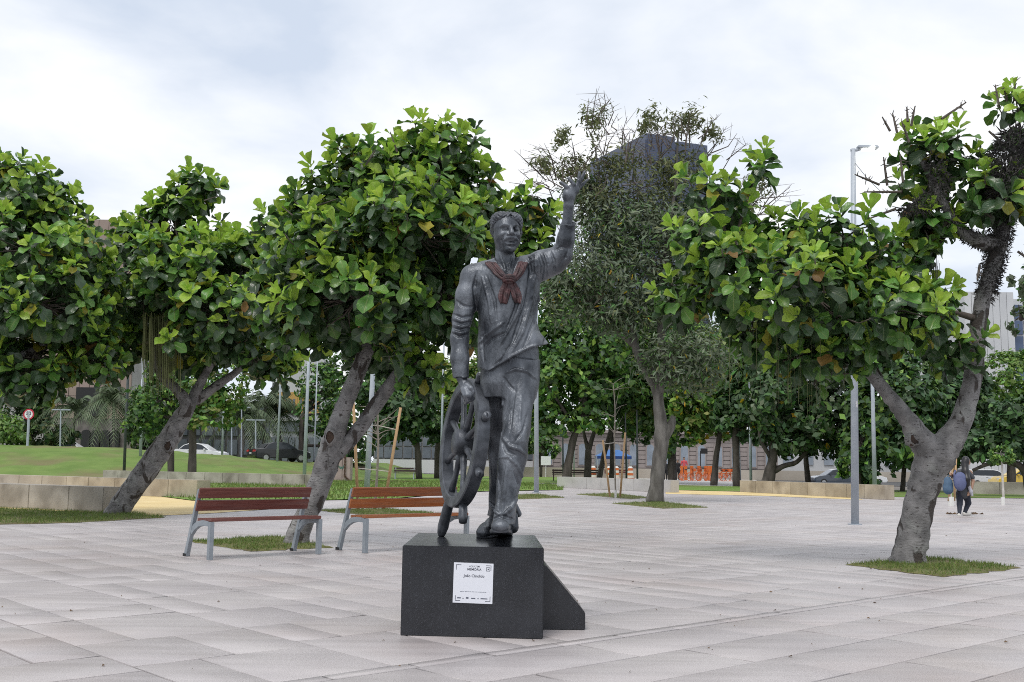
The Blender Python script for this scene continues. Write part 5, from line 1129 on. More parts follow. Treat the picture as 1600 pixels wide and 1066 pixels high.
for (lab, base, tx, ty, Y, r0, m, z0) in (
    ('grey lamp post rising behind the right end of the tan wall', (1367, 770), 1361, 505, 49, .10, None, 0), ('grey lamp post showing right of the statue legs', (838, 770), 838, 474, 45.6, .105, None, 0),
    ('pale lamp post behind the right bench beside a staked sapling', (572.5, 776), 588, 480, 36, .10, None, 0), ('pale lamp post just right of the black car', (475, 757), 485, 490, 56, .10, None, 0),
    ('slim pale lamp post in front of the black car', (433.3, 717), 442, 520, 76, .085, None, 1.1), ('slim pale lamp post left of the palms', (347, 713), 353, 540, 80, .085, None, 1.2),
    ('dark lamp post on the lawn beside the leaning fig trunk', (194, 737), 206, 440, 61, .085, M_dpole, .2), ('short pale lamp post behind the leaning fig trunk', (219, 724), 223, 560, 70, .10, None, 1.2),
    ('slim pale lamp post left of the ship wheel', (688.5, 748), 694, 520, 72, .085, None, 0), ('thin pale pole behind the left limb of the twin trunk fig', (491, 722), 496, 560, 88, .07, None, 0),
    ('slim lamp post left of the spreading dark tree', (1173.5, 760), 1171, 597, 62, .085, None, 0), ('thin dark post left of the curved black trunk', (880, 752), 879, 640, 74, .06, M_dpole, 0),
    ('thin dark post between the saplings and the blue canopy', (979, 752), 977, 645, 74, .07, M_dpole, 0), ('thin dark post beside the feathery tree trunk', (996, 752), 995, 640, 74, .07, M_dpole, 0),
    ('thin pale post left of the V trunk tree', (897, 748), 897, 640, 86, .06, None, 0), ('grey post beside the straight black trunk', (1157, 757), 1154, 670, 66, .06, None, 0)):
    pole(lab, base, tx, ty, Y, r0, m, None, z0)
def street_lamp(label, x, y0, y1, Y, z0, two=True):
    b = P(x, y0, Y); b[2] = z0; t = P(x, y1, Y); r = root('street_lamp', label, 'street lamp', b, 'low street lamps along the road')
    MB().tube([b, t], [.07, .05], 8).build('pole', M_pole, r)
    for s_ in ((-1, 1) if two else (1,)):
        MB().box(t + np.array([s_ * .38, 0, .02]), (.75, .16, .09)).build('lamp_head', M_pole, r, bevel=.02)
street_lamp('low double headed street lamp left of the black car', 399.5, 712, 657, 84, 1.2); street_lamp('low street lamp with one head behind the bank', 362, 712, 660, 88, 1.2, False); street_lamp('tall thin street lamp with one head behind the bank', 377.5, 712, 637, 90, 1.2, False); street_lamp('double headed street lamp behind the white car at far left', 95, 695, 641, 82, 1.2)

# speed limit sign
M_signred = mat('sign_red', (.5, .02, .05), rough=.4); M_signw = mat('sign_face', (.75, .75, .78), rough=.4)
sb_ = P(43, 694, 74); sb_[2] = 1.95; sg = root('speed_sign', 'round red and white speed limit sign reading fifty', 'road sign', sb_); c = P(44.8, 647.5, 74)
MB().tube([sb_, c + np.array([0, .05, .2])], .09, 8).build('pole', M_pole, sg)
MB().tube([c + np.array([0, -.01, 0]), c + np.array([0, .02, 0])], .37, 24).build('rim', M_signred, sg); MB().disc(c + np.array([0, -.014, 0]), .28, (0, -1, 0), 24).build('face', M_signw, sg)
text('50', 0, 0, .34, M_ink, 'lettering', .012, frame=lambda x, z, o: (c[0] + x, c[1] - .018, c[2] + z - .05), parent=sg); text('km/h', 0, 0, .10, M_ink, 'lettering', .003, frame=lambda x, z, o: (c[0] + x, c[1] - .018, c[2] + z - .16), parent=sg)

# ------------------------------------------------------------------ cars
M_glass = mat('car_glass', (.02, .025, .03), rough=.08); M_tyre = mat('tyre', (.02, .02, .02), rough=.8); M_rimm = mat('wheel_rim', (.45, .46, .48), rough=.3, metal=.7); M_tail = mat('tail_light', (.45, .02, .02), rough=.25); M_head = mat('headlight', (.75, .77, .8), rough=.15); M_plate = mat('number_plate', (.5, .5, .5), rough=.5)
def car(label, loc, rz, col, nm='parked_car', hatch=False):
    r = root(nm, label, 'car', loc); r.rotation_euler = (0, 0, rz); pm = mat('car_paint', col, rough=.22); pm.node_tree.nodes['Principled BSDF'].inputs['Coat Weight'].default_value = .6
    def loft(prof, w, nm_, m, taper=None):
        mb = MB(); ys = [-1, -.93, .93, 1]; n = len(prof); v = []
        for s_ in ys:
            for (x, z) in prof:
                k = .955 if abs(s_) == 1 else 1.; hw = w(z); cx_, cz_ = 0, .62
                v.append((cx_ + (x - cx_) * k, s_ * hw, cz_ + (z - cz_) * (k if nm_ == 'body' else 1)))
        f = [(i * n + k, i * n + (k + 1) % n, (i + 1) * n + (k + 1) % n, (i + 1) * n + k) for i in range(3) for k in range(n)]
        mb.add(v, f + [tuple(range(n)), tuple(range(3 * n, 4 * n))[::-1]]); o = mb.build(nm_, m, r, world=False, smooth=False)
        bm = bmesh.new(); bm.from_mesh(o.data); bmesh.ops.recalc_face_normals(bm, faces=bm.faces); bm.to_mesh(o.data); bm.free(); return o
    loft([(-2.2, .42), (-2.22, .70), (-2.12, .92), (-1.55, .98), (-.2, .96), (.95, .94), (1.75, .84), (2.12, .70), (2.2, .45), (2.1, .26), (-2.1, .28)], lambda z: .86 - .05 * max(0, z - .6), 'body', pm)
    rx = -1.95 if hatch else -1.35
    loft([(rx - .1, .95), (rx + .25, 1.30), (rx + .65, 1.44), (.05, 1.45), (.45, 1.38), (1.15, .93)], lambda z: .80 - .36 * max(0, z - .93), 'roof', pm)
    loft([(rx - .06, .965), (rx + .29, 1.27), (rx + .66, 1.385), (.05, 1.395), (.40, 1.34), (1.07, .955)], lambda z: .813 - .36 * max(0, z - .93), 'windows', M_glass)
    q = MB(); q.add([(rx - .125, -.62, .97), (rx - .125, .62, .97), (rx + .215, .56, 1.29), (rx + .215, -.56, 1.29)], [(0, 1, 2, 3)]); q.build('rear_window', M_glass, r, world=False)
    for x in (-1.35, 1.35):
        for s_ in (-1, 1):
            wh = MB().tube([(x, s_ * .66, .31), (x, s_ * .70, .31), (x, s_ * .86, .31), (x, s_ * .875, .31)], [.28, .31, .31, .28], 18).build('wheel', M_tyre, r, world=False); MB().tube([(x, s_ * .87, .31), (x, s_ * .885, .31)], .19, 14).build('rim', M_rimm, wh, world=False)
    for s_ in (-1, 1):
        MB().box((-2.16, s_ * .62, .78), (.12, .40, .15)).build('tail_light', M_tail, r, world=False, bevel=.02); MB().box((2.07, s_ * .6, .68), (.14, .36, .13)).build('headlight', M_head, r, world=False, bevel=.02)
        MB().box((.75, s_ * .90, .98), (.16, .16, .11)).build('mirror', pm, r, world=False, bevel=.02); MB().box((-.55, s_ * .855, .86), (.16, .03, .03)).build('door_handle', M_rimm, r, world=False)
    MB().box((-2.215, 0, .62), (.02, .42, .11)).build('number_plate', M_plate, r, world=False)
    return r
cb = P(436, 717, 80); car('black sedan parked at the top of the grass bank', (cb[0], 80, 1.10), math.radians(34), (.012, .013, .016))
cb = P(312, 700, 86); car('white car mostly hidden behind the grass bank near the trunks', (cb[0], 86, 1.02), math.radians(-6), (.7, .71, .73))
cb = P(105, 700, 92); car('white car roof peeking over the bank below the dark doorway', (cb[0], 92, 1.18), math.radians(4), (.68, .69, .7), hatch=True)
cb = P(1305, 745, 95); car('blue grey car parked beyond the tan wall', (cb[0], 95, -.35), math.radians(185), (.05, .065, .09), hatch=True)
cb = P(1345, 745, 99); car('white car half hidden right of the blue grey car', (cb[0], 99, -.35), math.radians(8), (.68, .69, .7))
cb = P(1545, 745, 84); car('white car behind the walking person', (cb[0], 84, -.2), math.radians(3), (.68, .69, .7), hatch=True)
cb = P(1598, 745, 78); car('yellow taxi at the right edge', (cb[0], 78, -.1), math.radians(182), (.62, .42, .03))
sheet('road', [(22, 78), (120, 70), (120, 110), (22, 110)], -.035, M_asphalt)

# ------------------------------------------------------------------ staked saplings
M_stake = mat('wooden_stake', (.38, .24, .12), (.48, .32, .17), 6, .7, stretch=(8, 8, 1)); M_rope = mat('rope', (.5, .47, .42), rough=.8); M_lime = mat('limewash', (.7, .7, .68), rough=.8)
M_greybark = mat('grey_sapling_bark', (.20, .18, .15), (.30, .27, .23), 8, .85)
def stake(label, a, b, Y, w):
    A, B = P(*a, Y), P(*b, Y); A[2] = max(A[2], 0.); o = MB().tube([A, (A + B) / 2, B], [w * .5, w * .52, w * .46], 8).build('wooden_stake', M_stake, smooth=True)
    return tag(o, label, 'stake', 'stakes holding young trees')
def sap(label, pts, Y, w, seed, white=False):
    b = P(*pts[0], Y); b[2] = 0; r = root('bare_sapling', label, 'sapling', b); mb = MB(); q = bend([(*b, w)] + [(*P(*p, Y), w * (1 - .7 * (i + 1) / len(pts))) for i, p in enumerate(pts[1:])], 4); mb.tube(q[:, :3], q[:, 3], 7)
    mb.build('trunk', M_greybark, r, smooth=True); rr = random.Random(seed); tw = MB()
    for k in range(16):
        p = q[rr.randrange(len(q) * 5 // 10, len(q)), :3]; d = np.array([rr.gauss(0, 1), rr.gauss(0, .5), abs(rr.gauss(.5, .4))]); d /= np.linalg.norm(d); ln = rr.uniform(.35, .8)
        tw.tube([p, p + d * ln * .5 + np.array([0, 0, .03]), p + d * ln], [w * .35, w * .25, w * .1], 4)
    tw.build('twigs', M_greybark, r)['kind'] = 'stuff'
    if white: MB().tube([b, b + np.array([0, 0, .28])], w * 1.3, 8).build('whitewash', M_lime, r)
    return r
Ys = 27.5
sap('leafless sapling tied between wooden stakes behind the right bench', [(585, 805), (588, 760), (591, 700), (590, 660), (589, 620)], Ys, .04, 3)
stake('tall left wooden stake beside the pale lamp post', (559.5, 803), (552, 625), Ys - .3, .075); stake('leaning right wooden stake of the leafless sapling', (599, 803), (626, 637), Ys - .2, .075)
ro = MB().tube([P(560, 732, Ys - .3), P(590, 735, Ys), P(608, 737, Ys - .2)], .012, 5).tube([P(556, 664, Ys - .3), P(590, 665, Ys), P(621, 672, Ys - .2)], .012, 5).build('tie_rope', M_rope); tag(ro, 'pale tie rope strung between the left stakes', 'rope')
Ys = 40
sap('thin grey sapling with limewashed foot left of the feathery tree', [(962, 777), (961, 740), (960, 690), (961, 640), (958, 600)], Ys, .034, 6, True)
stake('left wooden stake of the limewashed sapling', (953, 776), (942, 688), Ys - .3, .075); stake('right wooden stake of the limewashed sapling', (969, 776), (977, 676), Ys - .2, .075)
ro = MB().tube([P(943, 694, Ys - .3), P(960, 692, Ys), P(976, 694, Ys - .2)], .014, 5).build('tie_rope', M_rope); tag(ro, 'pale tie rope of the limewashed sapling', 'rope')
b = P(1567, 781, 38); b[2] = 0; MB().tube([b, b + np.array([0, 0, .26])], .07, 8).build('whitewash', M_lime, BUSHY[0])
b = P(1486, 783, 36); r = root('planted_stump', 'pale limewashed sapling foot left of the walking person', 'sapling', (b[0], b[1], 0)); MB().tube([(b[0], b[1], 0), (b[0], b[1], .3)], .10, 8).build('whitewash', M_lime, r); MB().tube([(b[0], b[1], .3), (b[0] + .05, b[1], 1.9)], [.03, .015], 6).build('trunk', M_palebark, r)
stake('wooden stake left of the walking person', (1482, 783), (1491, 712), 36, .075); stake('second wooden stake close to the walking person', (1491, 783), (1494, 714), 36.4, .075)

# ------------------------------------------------------------------ monument block with chain
M_pink = mat('pink_granite', (.33, .25, .24), (.42, .33, .31), 3, .7, bump=.15, coord='World', c3=(.22, .18, .17), scale3=.8, amt3=.5); M_green = mat('green_spray_paint', (.01, .16, .12), rough=.6); M_rust = mat('rusty_iron', (.07, .04, .03), (.13, .075, .05), 20, .8)
A, B = G(496, 752)[:2], G(553, 752)[:2]; Ym = A[1]; S = Ym / FPX; mo = root('stone_monument', 'pink granite block with green graffiti and a hanging chain', 'monument', (*((A + B) / 2), 0))
for k in range(4):
    x0 = A[0] + (B[0] - A[0]) * k / 4; w = (B[0] - A[0]) / 4; MB().box((x0 + w / 2, A[1] + .5, .72), (w - .015, 1.0, 1.44)).build('stone_slab', M_pink, mo, bevel=.02)
gm = MB(); gp = random.Random(2)
for k in range(9):
    x = A[0] + .55 + k * .12; z = .82 + gp.uniform(-.05, .05); gm.tube([(x, A[1] - .012, z), (x + .05, A[1] - .012, z + gp.uniform(.08, .2)), (x + .10, A[1] - .012, z + gp.uniform(-.05, .1)), (x + .04, A[1] - .012, z - .02)], .022, 4, flat=.2)
gm.tube([(A[0] + .8, A[1] - .012, 1.05), (A[0] + .9, A[1] - .012, 1.25), (A[0] + 1.0, A[1] - .012, 1.1)], .02, 4, flat=.2); gm.build('graffiti', M_green, mo)
ch = root('iron_chain', 'rusty iron chain hanging from the pink block and lying on the path', 'chain', (B[0] - .35, Ym - .3, 0))
pts = [(B[0] - .32, Ym - .1, 1.55 - .10 * i) for i in range(13)] + [(B[0] - .30 + .06 * i, Ym - .15, .33 - .06 * i) for i in range(5)] + [(B[0] + .02 + .13 * i, Ym - .2 + .08 * math.sin(i), .05) for i in range(32)]
lk = MB(); n_ = 12; tor = [(.085 * math.cos(2 * math.pi * i / n_), .05 * math.sin(2 * math.pi * i / n_), 0) for i in range(n_ + 1)]; lk.tube(tor, .02, 5, cap=False); lme = None
for i in range(len(pts) - 1):
    p, q = Vector(pts[i]), Vector(pts[i + 1]); d = (q - p).normalized(); Q = d.to_track_quat('X', 'Z').to_matrix() @ Matrix.Rotation(math.pi / 2 * (i % 2) + .3, 3, 'X')
    if lme is None: o = lk.build('link', M_rust, ch, world=False); lme = o.data
    else: o = bpy.data.objects.new('link', lme); COL.objects.link(o); o.parent = ch
    o.matrix_parent_inverse = Matrix.Translation(-Vector(wloc(ch))); o.matrix_basis = Matrix.Translation((p + q) / 2) @ Q.to_4x4()
# small pale slab lying on the bank
c = P(400, 737, 63); o = MB().box((c[0], 63, float(terr(np.array(c[0]), np.array(63.))) + .06), (1.2, .5, .14)).build('concrete_slab', M_stone_pale, bevel=.02); tag(o, 'small pale concrete slab lying on the grass bank', 'slab')

# ------------------------------------------------------------------ far park furniture
M_dwood = mat('dark_bench_wood', (.035, .022, .022), (.06, .035, .033), 6, .6)
def far_bench(label, x, y, w, Y, h=.85, m=None, leg=None):
    b = P(x, y, Y); r = root('park_bench', label, 'bench', (b[0], b[1], 0), 'far park benches'); W = w * Y / FPX
    for k, z in enumerate((.6, .76)): MB().box((b[0], b[1] + .25 + .03 * k, z), (W, .05, .13)).build('back_slat', m or M_dwood, r)
    for k in range(3): MB().box((b[0], b[1] - .12 + .14 * k, .45), (W, .12, .045)).build('seat_slat', m or M_dwood, r)
    for s_ in (-1, 1):
        MB().box((b[0] + s_ * W * .42, b[1] - .15, .22), (.06, .06, .44)).build('leg', leg or M_dwood, r); MB().box((b[0] + s_ * W * .42, b[1] + .28, .42), (.06, .06, .84)).build('leg', leg or M_dwood, r)
far_bench('dark red bench with grey legs left of the ship wheel', 632, 745, 34, 76, leg=M_pole); far_bench('dark red bench partly behind the left stake', 568, 741, 24, 84, leg=M_pole)
far_bench('black bench left of the curved black trunk', 876, 750, 26, 78); far_bench('black bench between the curved and the V trunk', 903, 750, 24, 80); far_bench('black bench right of the V trunk', 927, 750, 20, 82); far_bench('dark red bench under the blue canopy', 965, 747, 40, 92, m=mat('red_bench', (.12, .03, .03), rough=.6))
M_blue = mat('blue_canvas', (.035, .13, .34), (.045, .15, .4), 2, .6); Yc = 95; t = root('blue_canopy', 'blue pop up canopy tent beyond the trees', 'canopy', (*P(958, 742, Yc)[:2], 0))
zt = P(958, 703, Yc)[2]; ze = P(958, 713, Yc)[2]; x0, x1 = P(931, 713, Yc)[0], P(984, 713, Yc)[0]; xm = (x0 + x1) / 2; hw = (x1 - x0) / 2
MB().add([(x0, Yc - hw, ze), (x1, Yc - hw, ze), (x1, Yc + hw, ze), (x0, Yc + hw, ze), (xm - .5, Yc - .3, zt), (xm + .5, Yc - .3, zt), (xm + .5, Yc + .3, zt), (xm - .5, Yc + .3, zt)], [(0, 1, 5, 4), (1, 2, 6, 5), (2, 3, 7, 6), (3, 0, 4, 7), (4, 5, 6, 7)]).build('roof', M_blue, t)
MB().box((xm, Yc - hw, ze - .12), (2 * hw, .02, .24)).build('valance', mat('dark_blue_canvas', (.015, .05, .2), rough=.6), t)
for a_ in (x0 + .05, x1 - .05):
    for b2 in (-1, 1): MB().tube([(a_, Yc + b2 * hw * .97, 0), (a_, Yc + b2 * hw * .97, ze)], .04, 6).build('post', M_pole, t)
M_or = mat('orange_plastic', (.6, .13, .03), (.65, .16, .04), 2, .5); M_wh = mat('white_band', (.75, .74, .72), rough=.5); M_or2 = mat('orange_panel', (.62, .15, .03), rough=.5)
for lab, x, Y in (('orange and white traffic barrel left of the canopy', 927, 92), ('orange and white traffic barrel at the canopy left leg', 952, 91), ('orange and white traffic barrel under the canopy', 963, 91), ('orange and white traffic barrel right of the canopy', 985, 90)):
    b = P(x, 744, Y); r = root('traffic_barrel', lab, 'barrel', (b[0], Y, 0), 'traffic barrels'); zs = [0, .12, .14, .35, .36, .55, .56, .75, .76, .95, .96, 1.1]; rs_ = [.36, .36, .27, .26, .26, .24, .24, .22, .22, .20, .2, .12]
    for i in range(0, 12, 2): MB().tube([(b[0], Y, zs[i]), (b[0], Y, zs[i + 1])], [rs_[i], rs_[i + 1]], 12).build('band', M_or if i % 4 == 0 else M_wh, r)
# bicycles docked in a row
def bike_proto():
    r = root('share_bicycle', 'x', 'bicycle', (0, 0, 0), 'orange bicycles docked in a row')
    for x in (-.52, .52):
        n = 18; w = MB().tube([(x + .32 * math.cos(2 * math.pi * i / n), 0, .33 + .32 * math.sin(2 * math.pi * i / n)) for i in range(n + 1)], .025, 5, cap=False).build('wheel', M_or, r, world=False)
        sp = MB()
        for i in range(8): a = math.pi * i / 8; sp.tube([(x - .31 * math.cos(a), 0, .33 - .31 * math.sin(a)), (x + .31 * math.cos(a), 0, .33 + .31 * math.sin(a))], .008, 3)
        sp.build('spokes', M_rimm, w, world=False); MB().add([(x - .36, -.03, .42), (x - .2, -.03, .66), (x + .2, -.03, .66), (x + .36, -.03, .42), (x + .36, .03, .42), (x + .2, .03, .66), (x - .2, .03, .66), (x - .36, .03, .42)], [(0, 1, 6, 7), (1, 2, 5, 6), (2, 3, 4, 5)]).build('mudguard', M_or, r, world=False)
    MB().tube([(-.52, 0, .33), (-.05, 0, .28), (.40, 0, .78), (.52, 0, .33)], .03, 6).tube([(-.05, 0, .28), (-.18, 0, .85)], .028, 6).tube([(.40, 0, .78), (.36, 0, 1.02)], .025, 6).tube([(-.52, 0, .33), (-.15, 0, .62), (.38, 0, .70)], .025, 6).build('frame', M_or, r, world=False)
    MB().ball((-.18, 0, .90), (.14, .07, .05)).build('saddle', M_rubber, r, world=False); MB().tube([(.30, -.26, 1.06), (.38, 0, 1.02), (.30, .26, 1.06)], .02, 6).build('handlebar', M_rubber, r, world=False); MB().box((.58, 0, .88), (.26, .34, .24)).build('basket', M_or, r, world=False, bevel=.02)
    return r
bp = bike_proto(); bk = [(1075, 'bicycle with orange frame at the left end of the docked row'), (1086, 'second bicycle from the left in the docked row'), (1097, 'orange bicycle in the middle of the docked row'), (1122, 'orange bicycle just right of the leaning trunk'), (1130, 'second bicycle right of the leaning trunk'), (1138, 'last bicycle at the right end of the docked row')]
for i, (x, lab) in enumerate(bk):
    o = bp if i == 0 else copy_tree(bp); p = P(x, 745, 88); o.location = (p[0], 88 + (i % 2) * .3, 0); o.rotation_euler = (0, 0, math.radians(20 + 12 * (i % 3))); o['label'] = lab
for k, x in enumerate((1065, 1071, 1081, 1092, 1103, 1108, 1113)):
    p = P(x, 742, 90); o = MB().box((p[0], 90, .62), (.26, .16, 1.2)).build('docking_panel', M_or2, bevel=.02)
    tag(o, 'orange docking panel of the bicycle station, number %s from the left' % ('one', 'two', 'three', 'four', 'five', 'six', 'seven')[k], 'panel', 'orange docking panels')

# ------------------------------------------------------------------ buildings
M_dtower = mat('dark_tower_panel', (.06, .075, .125), (.08, .10, .155), .2, .35, coord='World'); M_dtower2 = mat('dark_tower_glass', (.05, .065, .115), rough=.25)
M_wpan = mat('white_panel', (.52, .53, .55), (.58, .59, .60), .3, .7, coord='World', rnd=.04); M_bglass = mat('blue_glass', (.05, .08, .15), (.08, .12, .22), .5, .15); M_brown = mat('brown_stone_tile', (.25, .19, .165), (.31, .24, .21), .5, .7, coord='World', rnd=.06)
M_black = mat('dark_opening', (.012, .012, .014), rough=.6); M_concr = mat('grey_concrete', (.27, .26, .26), (.34, .33, .33), .4, .8, coord='World'); M_whitew = mat('white_render', (.44, .45, .47), (.52, .53, .54), .4, .8, coord='World'); M_ochre = mat('ochre_frame', (.45, .27, .08), (.5, .31, .1), 1, .7)
M_masonry = mat('pinkish_masonry', (.25, .215, .205), (.32, .28, .27), .5, .85, coord='World', c3=(.22, .19, .18), scale3=.25, amt3=.5); M_wwin = mat('pale_window', (.20, .235, .28), (.28, .32, .38), 1, .25); M_roofp = mat('pale_roof', (.55, .56, .58), rough=.6); M_gglass = mat('grey_glass', (.10, .115, .14), (.16, .18, .21), .6, .25)
# dark tower
Yt = 150; p = P(1010, 208, Yt); S = Yt / FPX; tw_ = root('dark_tower', 'dark blue tower block rising behind the feathery tree', 'building', (p[0], Yt, 0))
H1 = p[2]; cx0 = p[0]; dl = np.array([-.41, .912]); dr = np.array([.926, .377]); c0 = np.array([cx0, Yt])
def pane_wall(name, a, d, w, h0, h1, nx_, nz_, m, par, gap=.25, out=.12, inv=1):
    nrm = np.array([d[1], -d[0]]) * inv; mb = None
    for i in range(nx_):
        for k in range(nz_):
            x0, x1 = w * i / nx_ + gap / 2, w * (i + 1) / nx_ - gap / 2; z0, z1 = h0 + (h1 - h0) * k / nz_ + gap / 2, h0 + (h1 - h0) * (k + 1) / nz_ - gap / 2
            q = [a + d * x0 + nrm * .0, a + d * x1]; MB().prism([(*q[0], z0), (*q[1], z0), (*q[1], z1), (*q[0], z1)], (*(nrm * out), 0)).build(name, m, par)
mbt = MB(); w1, w2 = 17, 4.7
mbt.prism([(*c0, 0), (*(c0 + dr * w2), 0), (*(c0 + dr * w2 + dl * w1), 0), (*(c0 + dl * w1), 0)], (0, 0, H1)); mbt.build('core', M_dtower, tw_)
e0 = c0 + dr * (w2 + .4) + np.array([.2, 1.5]); H2 = P(1080, 226, Yt + 5)[2]
MB().prism([(*e0, 0), (*(e0 + dr * 5.2), 0), (*(e0 + dr * 5.2 + dl * w1), 0), (*(e0 + dl * w1), 0)], (0, 0, H2)).build('wing', M_dtower, tw_)
pane_wall('facade_panel', c0, dl, w1, H1 * .45, H1 - .8, 5, 8, M_dtower2, tw_, inv=-1); pane_wall('facade_panel', c0, dr, w2, H1 * .45, H1 - .8, 2, 8, M_dtower2, tw_); pane_wall('facade_panel', e0, dr, 5.2, H1 * .45, H2 - .8, 2, 7, M_dtower2, tw_)
# white building at right
Yw = 120; a0, a1 = P(1506, 470, Yw), P(1583, 470, Yw); Hh = P(1545, 458, Yw)[2]; wb = root('white_building', 'white panelled building above the vine covered tree', 'building', ((a0[0] + a1[0]) / 2, Yw, 0)); Wd = a1[0] - a0[0]
MB().box(((a0[0] + a1[0]) / 2, Yw + 8, Hh / 2), (Wd, 15.8, Hh)).build('core', M_wpan, wb)
for k in range(7): MB().box((a0[0] + Wd * (k + .5) / 7, Yw, Hh / 2 + .1), (Wd / 7 - .05, .25, Hh)).build('wall_panel', M_wpan, wb)
b0 = np.array([a1[0] + .05, Yw + 1.2]); MB().box((b0[0] + 8, Yw + 9.5, Hh / 2 - .2), (16, 16, Hh - .4)).build('wing', M_wpan, wb)
for k in range(5): 
    for j in range(8): MB().box((b0[0] + .9 + 1.5 * k, Yw + 1.42, Hh - 1.9 - 1.8 * j), (1.35, .12, 1.6)).build('window', M_bglass, wb)
# brown tiled building at left
Yb = 105; a0, a1 = P(60, 600, Yb), P(205, 600, Yb); Hb = P(150, 356, Yb)[2]; bb = root('brown_building', 'brown stone tiled building behind the palms at left', 'building', ((a0[0] + a1[0]) / 2, Yb, 1)); Wd = a1[0] - a0[0]
MB().box(((a0[0] + a1[0]) / 2 - 8, Yb + 8, Hb / 2 + .5), (Wd + 16, 15.6, Hb - 1)).build('core', M_concr, bb)
for i in range(9):
    for j in range(9):
        z = 5 + 2.2 * j; 
        if 125 < proj((a0[0] + Wd * (i + .5) / 9, Yb, z))[0] < 160 and j < 1: continue
        MB().box((a0[0] + Wd * (i + .5) / 9, Yb + .05, z + 1.1), (Wd / 9 - .05, .25, 2.14)).build('stone_tile', M_brown, bb)
MB().box(P(143, 628, Yb - .2), (3.0, .3, 2.8)).build('window', M_black, bb)
for k, x in enumerate((132, 147, 163, 178)):
    p = P(x, 703, Yb - .3); mb = MB(); w_ = .42; mb.prism([(p[0] - w_, Yb - .3, 1.1), (p[0] + w_, Yb - .3, 1.1)] + [(p[0] + w_ * math.cos(math.pi * i / 10), Yb - .3, 3.5 + w_ * math.sin(math.pi * i / 10)) for i in range(11)], (0, .3, 0)); mb.build('arched_doorway', M_black, bb)
MB().box((P(150, 660, Yb)[0], Yb + .1, 3.1), (Wd, .2, 4.0)).build('base_wall', mat('rough_stone', (.10, .09, .085), (.2, .18, .17), 1.2, .9, bump=.6, coord='World'), bb)
# white house with ochre windows
Yh = 125; a0, a1 = P(425, 600, Yh), P(505, 600, Yh); hb_ = root('white_house', 'white house with ochre framed arched windows behind the palms', 'building', ((a0[0] + a1[0]) / 2, Yh, 0)); Wd = a1[0] - a0[0]; Hb = P(465, 560, Yh)[2]
MB().box(((a0[0] + a1[0]) / 2, Yh + 5, Hb / 2), (Wd, 9.8, Hb)).build('wall', M_whitew, hb_)
for x in (439, 456, 473, 490):
    p = P(x, 648, Yh); w_ = .62; z0, z1 = P(x, 646, Yh)[2], P(x, 621, Yh)[2]
    w = MB().prism([(p[0] - w_, Yh, z0), (p[0] + w_, Yh, z0)] + [(p[0] + w_ * math.cos(math.pi * i / 8), Yh, z1 + w_ * math.sin(math.pi * i / 8)) for i in range(9)], (0, -.12, 0)).build('window', M_ochre, hb_)
    for s_ in (-1, 1): MB().box((p[0] + s_ * .22, Yh - .15, (z0 + z1) / 2), (.26, .06, (z1 - z0) * .8)).build('pane', M_gglass, w)
MB().box(((a0[0] + a1[0]) / 2, Yh - .25, P(465, 656, Yh)[2]), (Wd + .4, .6, .3)).build('cornice', M_whitew, hb_); MB().box(((a0[0] + a1[0]) / 2, Yh - .2, P(465, 668, Yh)[2]), (Wd - .4, .3, 1.0)).build('window_band', M_gglass, hb_)
for i in range(8): MB().box((a0[0] + Wd * (i + .5) / 8, Yh - .15, 2.1), (Wd / 8 - .15, .3, 3.6)).build('shopfront_pane', M_gglass, hb_)
# grey glazed building left of the wheel
Yg = 120; a0, a1 = P(585, 690, Yg), P(838, 690, Yg); gb = root('glazed_building', 'grey glazed low building left of the ship wheel', 'building', ((a0[0] + a1[0]) / 2, Yg, 0)); Wd = a1[0] - a0[0]; Hb = P(660, 655, Yg)[2]
MB().box(((a0[0] + a1[0]) / 2, Yg + 5, Hb / 2), (Wd, 9.6, Hb)).build('core', M_concr, gb)
for i in range(17):
    for j in range(3): MB().box((a0[0] + Wd * (i + .5) / 17, Yg + .1, 1.9 + (Hb - 2) * (j + .5) / 3 - .3), (Wd / 17 - .14, .2, (Hb - 2) / 3 - .14)).build('pane', M_gglass, gb)
MB().box(((a0[0] + a1[0]) / 2, Yg - .6, .75), (Wd, .2, 1.5)).build('low_wall', M_wpan, gb)
# dark office block behind the palms
Yk = 132; a0, a1 = P(215, 690, Yk), P(432, 690, Yk); kb = root('office_block', 'dark low office block behind the palms and the white car', 'building', ((a0[0] + a1[0]) / 2, Yk, 0)); Wd = a1[0] - a0[0]; Hb = P(330, 628, Yk)[2]
MB().box(((a0[0] + a1[0]) / 2, Yk + 5, Hb / 2), (Wd, 9.6, Hb)).build('core', mat('dark_concrete', (.10, .095, .10), (.14, .135, .14), .4, .8, coord='World'), kb)
for i in range(11):
    for j in range(3): MB().box((a0[0] + Wd * (i + .5) / 11, Yk + .1, 1.6 + (Hb - 1.4) * (j + .5) / 3), (Wd / 11 - .3, .25, (Hb - 1.4) / 3 - .5)).build('window', M_gglass, kb)
